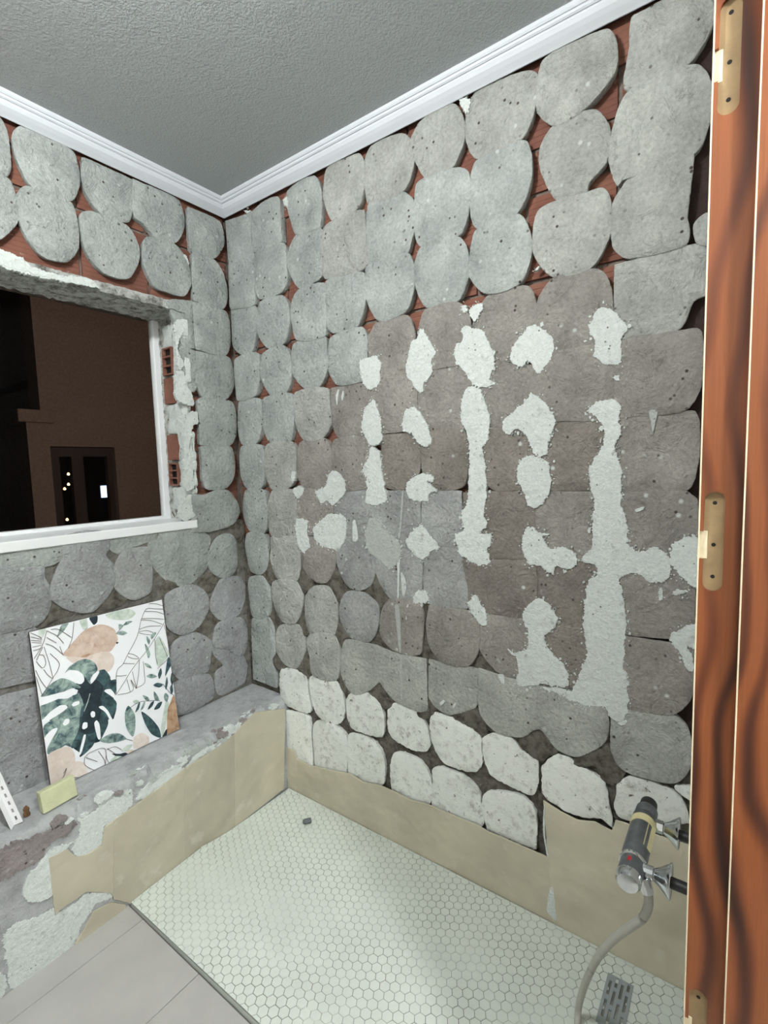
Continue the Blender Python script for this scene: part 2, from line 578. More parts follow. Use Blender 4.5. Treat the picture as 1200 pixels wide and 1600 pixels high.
PADS_RIGHT = '''
a 4,2588,1 178,2571,1 165,2462,2 174,2367,3 10,2400,0
a 10,2400,0 171,2363,2 172,2264,2 169,2198,3 12,2208,1 3,2221,1
a 182,2570,2 338,2582,3 351,2497,2 352,2405,1 182,2411,3 175,2486,1
a 195,2408,4 361,2398,3 373,2327,1 368,2246,2 332,2212,4 201,2214,4 175,2263,1 173,2351,1
a 400,2585,3 541,2591,4 573,2535,3 574,2468,2 562,2398,1 434,2410,2 408,2470,2 392,2525,2
a 434,2410,3 562,2398,0 578,2383,1 575,2305,0 561,2221,1 537,2211,2 439,2204,4 384,2283,4 377,2347,4
b 606,2596,2 724,2597,1 760,2590,3 778,2555,2 776,2472,3 747,2414,3 652,2404,1 619,2407,3 581,2499,4 587,2545,2
b 578,2388,4 633,2405,2 746,2405,1 776,2396,1 779,2314,0 776,2206,3 744,2193,1 582,2206,3 566,2229,2 574,2305,0
a 435,2199,3 537,2202,2 577,2193,1 578,2104,0 576,2030,2 564,1997,2 416,2007,4 390,2087,3 389,2145,3 412,2184,2
a 577,2193,2 662,2204,1 762,2187,2 772,2152,2 769,2088,2 723,2003,4 612,2001,4 583,2024,2 578,2104,0
b 784,2566,3 815,2596,3 937,2588,3 974,2551,2 985,2480,4 938,2404,2 794,2411,3 781,2453,3 776,2513,0
b 977,2559,3 1015,2595,4 1130,2597,3 1157,2561,3 1170,2515,3 1164,2471,4 1133,2420,2 1116,2413,1 1029,2416,2 988,2484,3 974,2529,2
b 1208,2598,2 1384,2575,3 1382,2468,4 1340,2408,2 1208,2408,2 1173,2472,4 1172,2541,3 1184,2577,2
a 794,2412,3 942,2404,1 981,2361,2 984,2281,1 965,2236,3 952,2205,2 785,2205,2 773,2223,1 779,2314,0 782,2378,1
a 998,2414,4 1110,2414,2 1155,2403,3 1181,2377,3 1186,2320,0 1174,2249,3 1146,2206,2 1005,2209,3 982,2257,2 983,2361,3
a 1206,2404,4 1338,2409,2 1361,2400,4 1375,2357,2 1373,2285,3 1330,2213,3 1209,2207,3 1185,2250,3 1187,2375,1
a 778,2204,2 952,2203,3 976,2159,1 974,2082,2 937,2014,4 824,2006,4 770,2097,3 769,2164,0
a 1005,2208,3 1140,2203,3 1173,2155,2 1178,2086,1 1177,2072,2 1137,2009,3 1025,2009,4 980,2088,3 976,2161,1
a 1206,2206,4 1337,2209,3 1370,2155,3 1377,2096,3 1341,2015,4 1235,2009,4 1177,2077,4 1184,2152,2
b 1406,2589,3 1437,2599,1 1570,2589,3 1594,2551,4 1593,2480,4 1521,2420,4 1440,2410,3 1391,2468,3 1395,2554,3
b 1642,2591,2 1693,2592,1 1805,2587,1 1804,2496,3 1754,2424,2 1621,2420,2 1624,2518,2 1628,2590,2
b 1435,2412,4 1541,2411,3 1577,2360,3 1585,2306,3 1574,2267,3 1531,2231,4 1529,2209,1 1451,2210,4 1402,2304,4 1398,2365,4
b 1625,2418,3 1763,2417,3 1799,2366,3 1802,2287,3 1771,2215,3 1613,2209,1 1602,2199,3 1580,2269,3 1592,2358,2
b 1625,2205,3 1771,2215,1 1765,2141,1 1760,2069,2 1766,2034,2 1756,2008,2 1632,2010,2 1595,2044,3 1588,2084,1 1591,2159,3 1612,2192,2
b 1400,2205,3 1515,2208,1 1567,2205,4 1587,2164,3 1588,2088,4 1537,2010,4 1439,2009,4 1384,2081,4 1379,2143,3
b 1597,2004,1 1753,2009,1 1786,2006,3 1802,1987,3 1805,1886,2 1779,1875,2 1747,1810,3 1623,1805,1 1600,1820,1 1596,1928,0
b 1773,2052,2 1784,2065,3 1802,2074,0 1806,1993,1 1781,2007,2
t 1439,2008,3 1545,2006,3 1574,1986,3 1592,1937,3 1596,1866,0 1598,1804,1 1543,1810,0 1439,1810,2 1391,1883,1 1393,1954,3
t 810,2003,3 943,2003,3 970,1950,3 975,1896,1 977,1853,0 937,1806,1 827,1802,2 783,1859,2 768,1952,3 787,1977,2
t 1019,2007,3 1137,2005,3 1176,1957,3 1183,1911,2 1185,1852,0 1145,1808,1 1045,1808,1 977,1853,1 979,1901,1 996,1971,2
t 1235,2002,3 1360,2005,2 1389,1951,3 1390,1865,0 1390,1793,2 1265,1802,1 1190,1802,1 1186,1930,1 1208,1965,2
t 827,1800,2 937,1805,2 976,1784,2 979,1725,1 978,1612,1 828,1609,1 787,1687,2 783,1762,2
t 1045,1807,1 1145,1807,2 1185,1763,3 1177,1679,1 1171,1609,2 1028,1607,1 979,1617,2 978,1736,2 979,1805,1
t 1187,1793,1 1265,1801,1 1316,1790,0 1386,1775,1 1390,1701,0 1389,1608,2 1263,1607,1 1176,1604,1 1185,1724,1
t 1390,1865,1 1444,1807,1 1535,1808,1 1596,1804,2 1599,1661,1 1597,1606,2 1445,1607,1 1391,1608,1 1390,1747,0
t 1600,1808,1 1747,1808,1 1788,1806,3 1799,1782,2 1799,1671,3 1764,1609,3 1626,1604,1 1601,1605,1 1599,1745,0
d 1391,1608,1 1550,1604,1 1599,1604,2 1602,1515,1 1603,1407,1 1436,1406,1 1391,1406,2 1389,1524,1
t 1603,1605,1 1762,1608,1 1786,1607,3 1797,1578,2 1798,1484,3 1772,1407,2 1629,1404,1 1605,1404,1 1602,1576,1
a 7,2207,1 173,2190,2 177,2127,0 169,2079,2 132,2006,4 59,2006,4 7,2049,3 5,2131,0
a 200,2200,4 276,2208,1 347,2195,3 378,2131,3 370,2065,2 334,2007,3 240,2003,4 173,2083,3 183,2154,2
a 25,1993,2 175,1994,3 183,1925,2 175,1875,3 143,1816,4 23,1808,3 14,1865,1 9,1948,1
a 205,1989,3 334,2001,3 370,1953,2 373,1883,3 341,1812,3 246,1805,4 192,1873,3 186,1936,2
a 396,1999,3 564,1998,2 572,1953,1 570,1873,3 526,1813,3 453,1807,4 381,1877,4 377,1947,2
a 598,1989,3 748,1999,3 768,1964,2 768,1884,1 752,1805,1 623,1805,3 578,1867,3 579,1942,1
a 33,1804,3 169,1800,2 178,1744,1 173,1681,3 136,1613,3 35,1609,3 11,1668,2 18,1764,2
a 199,1802,3 372,1801,3 380,1743,1 374,1683,3 347,1606,2 223,1608,3 181,1680,3 183,1755,2
b 392,1803,2 568,1801,2 579,1740,1 578,1658,3 529,1608,2 426,1611,3 384,1683,3 383,1753,2
t 585,1799,1 740,1800,2 782,1783,2 778,1682,1 757,1605,1 620,1605,2 585,1657,2 583,1724,1
a 34,1603,3 162,1601,3 182,1567,1 174,1462,3 147,1408,2 55,1404,3 13,1464,3 13,1573,2
b 206,1603,3 355,1605,3 376,1565,2 370,1471,3 335,1416,2 222,1404,4 183,1474,3 184,1567,2
t 410,1602,4 544,1609,2 573,1567,2 576,1489,1 569,1409,1 429,1409,3 385,1449,3 383,1548,2
t 599,1602,3 738,1604,2 784,1582,2 780,1485,1 774,1410,1 604,1409,2 580,1489,1 580,1567,2
a 46,1401,3 165,1402,3 182,1338,2 180,1255,3 150,1205,3 63,1208,4 21,1272,3 22,1347,2
b 226,1402,4 350,1405,2 381,1387,1 377,1297,0 370,1209,1 202,1199,2 187,1291,2 186,1338,2
t 386,1398,2 504,1408,1 576,1407,1 576,1326,1 571,1224,1 378,1209,1
s 581,1407,1 736,1409,0 777,1409,1 774,1236,1 594,1221,1 575,1251,1
a 43,1203,3 154,1205,3 174,1152,2 160,1048,3 117,1016,3 52,1025,3 25,1098,3 21,1160,2
b 202,1196,2 370,1206,1 378,1156,2 379,1098,3 349,1013,2 232,1006,2 186,1093,3 193,1136,2
t 379,1206,1 523,1217,1 584,1219,1 575,1095,2 527,1028,3 467,1021,3 393,1077,3
s 587,1219,1 771,1233,1 783,1135,2 754,1045,4 687,1012,4 627,1030,4 582,1117,3
d 820,1607,1 977,1604,1 985,1540,0 980,1474,3 946,1419,3 884,1406,4 828,1422,3 817,1501,0
d 990,1605,1 1148,1608,1 1171,1563,1 1169,1481,1 1145,1418,3 1049,1408,4 993,1463,3 987,1551,0
d 1176,1589,1 1263,1606,1 1390,1601,1 1390,1533,1 1389,1419,1 1334,1407,3 1257,1406,4 1219,1440,3 1214,1516,1
s 723,1402,0 979,1404,1 981,1285,0 974,1205,2 722,1187,0
s 987,1404,1 1139,1404,1 1142,1271,0 1139,1214,2 1038,1205,2 980,1202,1
d 1146,1398,1 1207,1403,1 1334,1405,1 1384,1402,2 1387,1294,1 1387,1196,1 1244,1185,1 1142,1196,0
s 783,1188,1 892,1197,1 985,1200,1 980,1057,3 935,1009,2 843,1002,4 786,1070,3 773,1117,1
s 991,1200,2 1124,1210,2 1148,1191,1 1159,1057,1 1157,1009,1 1011,1005,2 987,1063,2 991,1150,0
d 1148,1194,2 1244,1184,1 1386,1195,1 1394,1138,1 1389,1025,1 1343,1009,1 1231,1007,1 1163,1009,1 1159,1084,0
t 1384,1403,1 1539,1405,1 1602,1404,1 1604,1265,1 1604,1207,2 1451,1192,1 1386,1191,1 1386,1347,1
t 1605,1404,1 1774,1408,1 1798,1384,2 1804,1213,1 1747,1203,1 1608,1207,1 1605,1323,1
d 1390,1187,1 1510,1200,1 1605,1207,1 1606,1144,1 1607,1013,1 1452,1005,1 1391,1003,1
t 1607,1205,1 1739,1202,1 1799,1208,1 1800,1062,1 1797,1020,1 1643,1008,1 1610,1007,0
d 1391,1000,1 1456,1005,1 1607,1011,1 1608,965,1 1607,815,1 1499,816,1 1389,819,2
a 46,996,4 131,1008,4 176,952,3 175,872,3 153,824,2 50,808,3 29,902,1 27,965,2
b 201,992,3 338,1013,3 383,955,3 371,889,3 326,820,4 250,816,4 202,876,4 184,935,3
b 448,1000,4 531,1008,4 575,947,3 574,864,2 557,811,1 417,791,2 390,874,3 398,951,3
s 630,1001,4 717,1007,3 780,971,3 784,904,4 743,821,4 655,807,4 589,878,3 593,955,3
a 45,798,3 153,820,3 189,757,3 186,656,3 166,621,2 187,550,0 192,494,1 25,499,1 30,676,2 30,741,1
b 227,794,4 342,817,4 383,768,3 379,702,4 321,617,4 245,619,4 192,676,3 197,746,3
b 416,790,3 550,809,3 583,755,3 581,704,3 555,618,2 422,610,2 407,690,2 393,746,2
b 616,802,4 761,809,1 836,797,1 990,800,1 992,719,0 992,653,0 989,610,2 951,594,3 845,608,3 779,665,1 723,615,3 640,581,4 584,648,4 588,743,3
b 1001,801,1 1166,810,1 1192,810,0 1189,688,0 1176,668,2 1077,616,4 1026,630,3 996,660,1
b 1195,813,1 1263,805,1 1409,804,0 1499,791,1 1584,794,2 1599,741,3 1589,680,3 1514,611,4 1453,614,3 1399,662,2 1342,618,3 1250,611,3 1199,657,3 1193,745,0
t 843,1003,4 975,1007,1 989,960,1 980,882,1 964,813,2 851,805,4 793,848,3 797,942,3
t 1008,1001,1 1157,1006,1 1196,965,2 1195,872,2 1154,810,3 1049,807,2 1005,857,3 993,931,1
t 1198,1000,1 1231,1004,1 1333,1007,1 1389,1008,1 1389,896,1 1389,814,2 1332,810,2 1268,811,3 1201,874,3 1197,954,1
t 1609,1007,1 1639,1005,1 1751,1006,1 1801,1012,1 1801,943,1 1798,869,3 1755,810,3 1647,796,1 1609,801,0
b 1605,795,1 1687,806,1 1759,810,3 1796,773,3 1799,676,4 1763,618,4 1641,611,4 1607,657,2
w 224,594,2 371,599,3 390,509,1 390,430,2 218,435,2 203,514,1
w 405,603,3 556,611,3 592,548,3 593,487,3 556,424,4 447,424,4 399,505,3
w 623,583,4 707,611,4 783,566,3 791,452,3 747,432,3 625,435,4 599,516,3
w 829,592,4 917,609,3 984,548,3 992,460,3 926,432,3 818,460,4 809,554,3
w 237,402,1 379,412,3 393,314,2 397,227,2 394,167,0 223,183,1
w 422,403,3 546,418,3 601,379,2 594,224,1 409,172,1 404,339,2
w 615,404,3 739,416,4 788,359,2 780,244,2 691,218,0 598,218,1 602,310,1
w 846,402,4 946,407,4 997,357,3 991,249,2 832,225,2 812,303,1 818,357,2
w 1005,600,2 1077,611,2 1192,582,2 1201,568,1 1197,458,2 1142,427,3 1048,430,4 1003,494,2
w 1207,575,3 1256,607,2 1316,599,2 1342,569,2 1389,574,2 1389,446,2 1358,426,3 1232,448,4 1204,512,2
w 1014,400,3 1130,411,2 1190,369,2 1194,243,2 997,226,1 1003,334,2
w 1219,386,3 1342,417,3 1389,376,2 1389,250,1 1218,241,1 1198,326,2
w 1409,549,3 1463,599,2 1515,586,1 1591,554,2 1605,485,2 1616,421,1 1575,438,1 1534,421,2 1473,421,2 1409,449,3 1404,516,2
w 1621,555,3 1654,596,3 1752,598,2 1790,574,2 1806,517,1 1755,495,1 1656,462,2 1618,471,2
w 1764,607,2 1805,625,1 1807,576,1
'''
PATCH_RIGHT = '''
w 735,1877 761,1884 812,1888 829,1858 823,1797 808,1776 782,1772 757,1785 740,1819
w 998,1949 1025,1913 1055,1862 1036,1834 1041,1797 1009,1769 1002,1738 983,1739 965,1769 937,1810 956,1904 982,1915
w 1188,1915 1226,1898 1251,1841 1259,1797 1245,1751 1261,1734 1213,1728 1188,1743 1147,1798 1125,1821 1128,1871 1138,1899 1160,1925
w 1178,1970 1200,1982 1224,1977 1207,1945 1194,1933
w 1150,1990 1167,1987 1167,1965 1156,1970
w 1313,1827 1337,1860 1366,1885 1395,1883 1427,1858 1442,1816 1427,1782 1402,1750 1388,1756 1366,1791 1342,1774 1317,1793
w 792,1733 809,1702 828,1638 822,1581 793,1568 764,1578 736,1633 750,1702
w 930,1686 966,1691 1000,1658 1021,1614 1033,1576 1011,1553 979,1568 954,1602 917,1615 922,1665
w 1169,1735 1213,1725 1234,1669 1244,1619 1238,1570 1216,1541 1227,1495 1231,1399 1220,1327 1233,1302 1208,1270 1182,1250 1151,1272 1140,1335 1164,1367 1171,1502 1172,1543 1161,1600 1145,1631 1149,1692
w 1376,1693 1404,1676 1437,1632 1446,1599 1428,1555 1423,1513 1395,1505 1376,1529 1361,1572 1327,1594 1306,1580 1286,1591 1291,1625 1327,1651 1356,1672
w 1331,1478 1361,1511 1409,1504 1430,1476 1430,1410 1409,1372 1385,1352 1361,1371 1351,1410 1336,1434
w 1548,1887 1568,1900 1594,1887 1615,1862 1631,1834 1616,1808 1619,1750 1598,1747 1573,1753 1549,1782 1552,1811 1536,1839 1544,1871
w 1533,1628 1554,1648 1597,1657 1617,1634 1615,1600 1620,1561 1604,1528 1611,1489 1581,1488 1560,1508 1578,1538 1576,1577 1555,1613
w 1560,1508 1596,1528 1621,1472 1625,1454 1622,1381 1639,1312 1640,1264 1664,1243 1702,1259 1732,1245 1745,1225 1737,1177 1715,1164 1692,1164 1665,1185 1622,1164 1635,1103 1640,1036 1635,921 1646,878 1647,785 1632,757 1606,759 1589,783 1523,794 1500,808 1514,860 1540,934 1530,994 1530,1065 1538,1146 1563,1167 1559,1194 1520,1209 1550,1248 1549,1307 1553,1366 1539,1456
w 1746,1267 1774,1289 1803,1289 1804,1168 1787,1170 1762,1193 1743,1216
w 1751,1034 1805,1069 1807,1010 1784,1005 1800,979 1800,940 1782,949 1770,985 1755,1000
w 1356,1288 1375,1296 1400,1281 1424,1277 1409,1267 1433,1235 1470,1242 1502,1226 1509,1199 1489,1180 1447,1183 1443,1156 1405,1179 1365,1185 1346,1238
w 1345,1012 1370,1061 1400,1080 1429,1065 1453,1024 1448,999 1419,974 1415,948 1439,913 1477,881 1486,824 1405,810 1334,787 1332,854 1324,895 1360,912 1365,964
w 1410,802 1491,811 1585,795 1563,782 1523,779 1468,789
w 778,1566 814,1541 825,1460 831,1407 837,1367 785,1348 740,1359 750,1413 730,1479 762,1526
w 929,1430 989,1463 1034,1457 1036,1436 1014,1436 1048,1406 1019,1392 1013,1370 980,1366 934,1380
v 760,1299 805,1295 818,1260 888,1223 894,1165 850,1119 799,1139 748,1177 735,1225
w 923,1231 978,1285 1010,1259 1056,1209 1028,1199 988,1164 955,1176 929,1202
w 1121,1260 1174,1279 1197,1264 1241,1267 1243,1231 1229,1214 1243,1179 1218,1164 1184,1168 1138,1191 1127,1222
w 944,1006 952,1040 985,1053 1008,1033 1001,1012 971,1004
w 1165,1037 1188,1062 1205,1038 1227,1004 1227,972 1210,963 1187,981 1165,1010
w 370,1281 433,1278 430,1233 438,1172 409,1142 379,1156 365,1195
w 469,1252 560,1310 636,1296 640,1234 617,1185 581,1166 524,1173 474,1197 464,1229
w 492,1399 544,1421 561,1468 604,1478 643,1442 640,1390 612,1369 576,1342 549,1363 512,1351
w 354,1404 395,1418 421,1402 384,1368
w 353,1477 375,1478 366,1443 349,1441
w 1750,1147 1763,1153 1782,1151 1772,1141 1756,1137
w 1721,1150 1726,1144 1723,1118 1718,1119
w 1601,1717 1614,1717 1614,1703 1602,1705
w 376,2554 399,2556 395,2520
w 137,2589 175,2577 157,2572
w 1149,2599 1189,2582 1174,2546
w 1385,2042 1402,2049 1397,2041 1383,2038
'''
PADS_LEFT = '''
a 865,2617,0 817,2597,2 800,2563,3 798,2502,2 800,2453,3 815,2421,2 886,2374,0
a 885,2380,0 813,2422,3 796,2387,2 793,2337,2 795,2296,3 848,2225,3 900,2200,0
a 785,2567,3 761,2598,2 614,2597,3 597,2547,2 597,2495,3 632,2424,3 743,2422,2 781,2490,3 789,2541,2
a 790,2382,3 765,2418,3 743,2424,1 632,2422,3 615,2374,3 613,2322,3 619,2272,3 659,2217,4 729,2211,4 774,2258,3 794,2324,3
a 584,2571,2 579,2590,2 404,2590,0 413,2477,1 437,2425,3 532,2422,3 577,2472,3 588,2525,2
a 405,2592,1 226,2592,3 200,2548,3 205,2479,3 248,2415,3 330,2405,1 365,2437,2 410,2459,2 409,2541,0
a 606,2386,3 578,2412,3 533,2418,2 438,2411,3 402,2356,3 403,2302,3 453,2218,4 544,2216,2 597,2279,3
a 381,2373,3 363,2399,3 251,2411,4 195,2361,3 183,2290,2 187,2262,2 224,2213,3 300,2211,2 344,2215,3 387,2293,3
a 176,2583,1 25,2581,2 5,2543,2 7,2486,3 63,2412,4 167,2404,2 179,2461,1 183,2528,0
a 171,2400,1 64,2406,3 19,2358,3 4,2271,2 33,2206,2 175,2206,1 179,2291,0
a 182,2202,1 105,2205,0 18,2198,2 0,2161,1 4,2057,3 37,2003,3 181,2006,1 184,2100,0
a 293,2177,2 184,2204,0 186,2099,0 185,2008,1 240,2011,2 250,2065,1 279,2122,2
a 255,2002,2 186,2001,1 183,1867,2 208,1826,3 235,1874,2 258,1957,1
a 181,2002,1 98,1998,1 14,1999,3 -6,1950,2 -3,1869,3 44,1810,3 153,1807,3 182,1849,3 186,1924,0
a 182,1800,2 89,1806,1 10,1801,3 -9,1740,1 0,1653,3 35,1606,2 189,1604,1 184,1710,0
a 184,1600,1 35,1603,3 13,1536,2 25,1458,3 71,1412,3 170,1415,3 186,1460,2 183,1538,1
a 249,1399,1 183,1392,3 128,1406,3 61,1402,3 17,1350,2 3,1299,2 48,1245,2 173,1226,1 256,1236,0 254,1327,1
a 947,1275,0 861,1280,1 744,1275,2 745,1214,2 775,1192,2 812,1185,1 952,1209,0
m 952,1211,0 812,1185,1 815,1149,1 801,1119,1 804,1055,2 825,1014,2 858,996,2 969,1002,0
m 744,1279,2 611,1281,2 597,1225,2 613,1193,2 588,1153,3 594,1074,3 670,1002,4 739,1020,4 793,1071,4 796,1113,2 773,1168,2 749,1215,2
s 578,1157,4 550,1198,3 509,1207,2 445,1202,1 437,1099,1 453,1022,3 524,1006,4 585,1062,4 591,1114,2
a 590,1276,2 407,1277,1 399,1228,0 508,1209,1 560,1189,2 597,1220,2
m 970,998,0 858,994,2 845,965,0 846,813,0 984,830,1
m 985,793,0 946,797,1 857,786,1 840,690,0 833,450,1 945,462,1 1011,468,0
a 429,1269,1 253,1265,1 166,1202,2 184,1140,1 192,1070,3 303,1011,4 394,1064,4 453,1167,2
a 155,1177,3 111,1207,3 54,1200,3 28,1146,2 43,1030,3 110,1009,4 177,1055,3 185,1128,3
m 171,946,3 125,1003,4 30,996,3 -4,944,2 8,870,3 42,821,3 137,822,4 188,890,3
m 388,991,3 333,1012,2 259,1007,3 204,954,3 198,892,3 260,820,3 336,813,4 392,863,3 395,937,1
m 145,811,3 28,801,3 1,739,2 7,662,2 40,621,2 104,674,2 180,717,2 175,777,2
m 380,775,2 336,801,3 261,796,3 192,733,2 203,676,1 221,615,2 332,608,3 387,681,2
m 187,707,2 103,693,2 26,610,2 6,557,1 26,485,1 168,483,2 178,593,2 138,610,1
m 392,614,2 222,597,2 199,545,2 210,481,2 366,476,2 397,547,0
'''
PATCH_LEFT = '''
w 252,1395 247,1322 238,1303 284,1285 312,1310 288,1375
w 269,2103 240,2113 223,2078 255,2034 268,1989 243,1933 268,1912 276,2004
w 284,1893 250,1906 234,1847 212,1810 210,1770 259,1775 291,1798
w 248,1724 197,1745 195,1696 221,1681 243,1591 226,1542 237,1466 235,1421 275,1423 269,1573
w 211,2381 197,2370 190,2346 198,2354
w 872,2193 838,2196 789,2187 768,2169 699,2163 624,2176 580,2175 564,2156 668,2146 785,2139 876,2149
'''
PATCH_LEDGE = '''
w 868,425 821,419 771,430 698,410 705,371 755,355 794,351 806,303 851,293 881,310 890,342 872,366 862,395
w 884,361 931,375 956,371 975,358 1005,338 1022,313 1021,283 998,244 949,241 941,343 904,352
w 1079,199 1066,212 1049,219 1008,201 978,194 953,195 937,169 896,164 864,171 798,130 790,99 837,113 888,71 908,34 967,22 1019,18 1062,24 1078,65 1077,114
w 1119,124 1082,90 1081,51 1097,29 1126,45
w 688,380 667,407 619,419 542,428 501,398 472,417 432,429 354,428 315,460 250,447 252,425 362,410 462,402 551,376 622,371
w 193,267 68,255 84,244 188,246
w 299,218 272,227 248,178 282,174
n 1074,449 941,437 875,426 886,393 944,397 974,362 1018,364 1072,367 1080,373
'''
SHEET_LEDGE = '''
y 954,356,0 904,352,1 882,311,1 855,297,1 807,297,1 795,351,1 753,358,0 782,89,0 794,121,1 864,179,1 894,177,0 932,178,1 952,169,0
y 766,357,0 670,370,0 509,397,0 532,15,0 714,5,0 746,51,1 788,94,0
y 522,397,0 490,400,0 361,409,0 271,427,0 284,42,0 383,29,0 550,18,0
y 281,426,0 244,445,1 166,469,1 6,415,0 36,50,0 303,37,0
y 846,97,1 793,87,1 751,46,1 742,14,1 784,14,1 835,17,1 871,16,1 907,13,1 907,37,1 880,59,1
'''
SHEET_RIGHT = '''
y 221,226,0 296,232,1 306,196,1 386,193,1 555,224,1 618,238,1 691,226,1 762,244,1 833,245,0 921,240,0 991,253,0 1078,253,0 1195,255,0 1223,250,0 1390,251,0 1435,252,0 1447,30,0 1067,25,0 199,17,0
y 1414,435,0 1467,420,1 1515,413,1 1566,428,1 1613,420,1 1622,457,1 1652,460,1 1735,458,0 1808,463,0 1803,31,0 1692,28,0 1447,28,0 1429,258,0
'''
TAPE_RIGHT = '''
w 1436,150 1446,150 1456,54 1444,56 1426,73
w 1418,428 1421,322 1431,262 1427,254 1413,340
'''
INFILL_RIGHT = '''
z 720,611 776,666 842,603 795,558
z 945,584 990,660 1030,629 982,573
z 1094,614 1175,676 1220,603 1208,578 1155,597
z 1330,599 1398,662 1454,610 1423,578 1403,556 1362,568
z 1509,612 1545,654 1589,673 1615,653 1643,607 1616,558 1586,559 1563,596 1504,570
z 348,1043 401,1066 445,1013 387,966
z 531,1007 573,1056 633,1003 582,953
z 567,862 639,811 587,768 561,816
z 557,663 597,661 654,610 607,570 572,598
z 181,648 249,612 212,579 169,601
z 354,809 390,873 418,808 384,775
z 321,616 379,695 417,655 397,597 373,585
z 728,1015 775,1073 834,1008 796,972
z 346,1031 374,1080 433,1029 382,960
z 130,1013 190,1093 227,1006 173,975
z 539,1041 574,1094 616,1023 565,983
z 720,1024 776,1080 840,1002 787,958 734,988
'''
INFILL_LEFT = '''
z 269,828 193,878 142,816 208,768 253,787
z 244,998 188,1045 136,1011 181,954
z 48,1242 -13,1260 -25,1202 9,1150
z 212,611 187,670 142,611 179,592
z 825,1004 800,1067 774,1033 730,1007 789,995 838,981
z 668,996 593,1058 542,1010 584,989
z 413,1012 381,1060 307,1008 379,999
'''
STREAK_RIGHT = '''
v 908,1396 914,1396 901,1281 894,1235 885,1234 894,1281
w 879,1175 891,1176 885,1081 881,1015 874,1014 878,1080
w 895,1106 911,1084 915,1049 903,1018 896,1047
v 863,977 882,979 886,896 886,811 878,809 870,893
v 880,779 890,781 884,632 878,631
w 915,984 924,992 918,943 911,936
w 942,959 949,962 940,911 934,909
w 1044,651 1057,666 1064,662 1051,645
w 1095,653 1105,670 1110,668 1101,649
w 1297,902 1321,887 1326,884 1313,884
w 1264,807 1283,811 1286,785 1275,785
w 613,1767 625,1788 630,1785 616,1731
w 640,1759 650,1783 653,1762 646,1743
w 675,1282 687,1285 698,1216 672,1209
v 1687,1615 1705,1614 1701,1585 1696,1557 1691,1586
w 744,1485 760,1496 751,1455 735,1455
w 1658,1358 1679,1367 1677,1358 1662,1351
w 1627,751 1644,763 1646,757 1632,744
'''
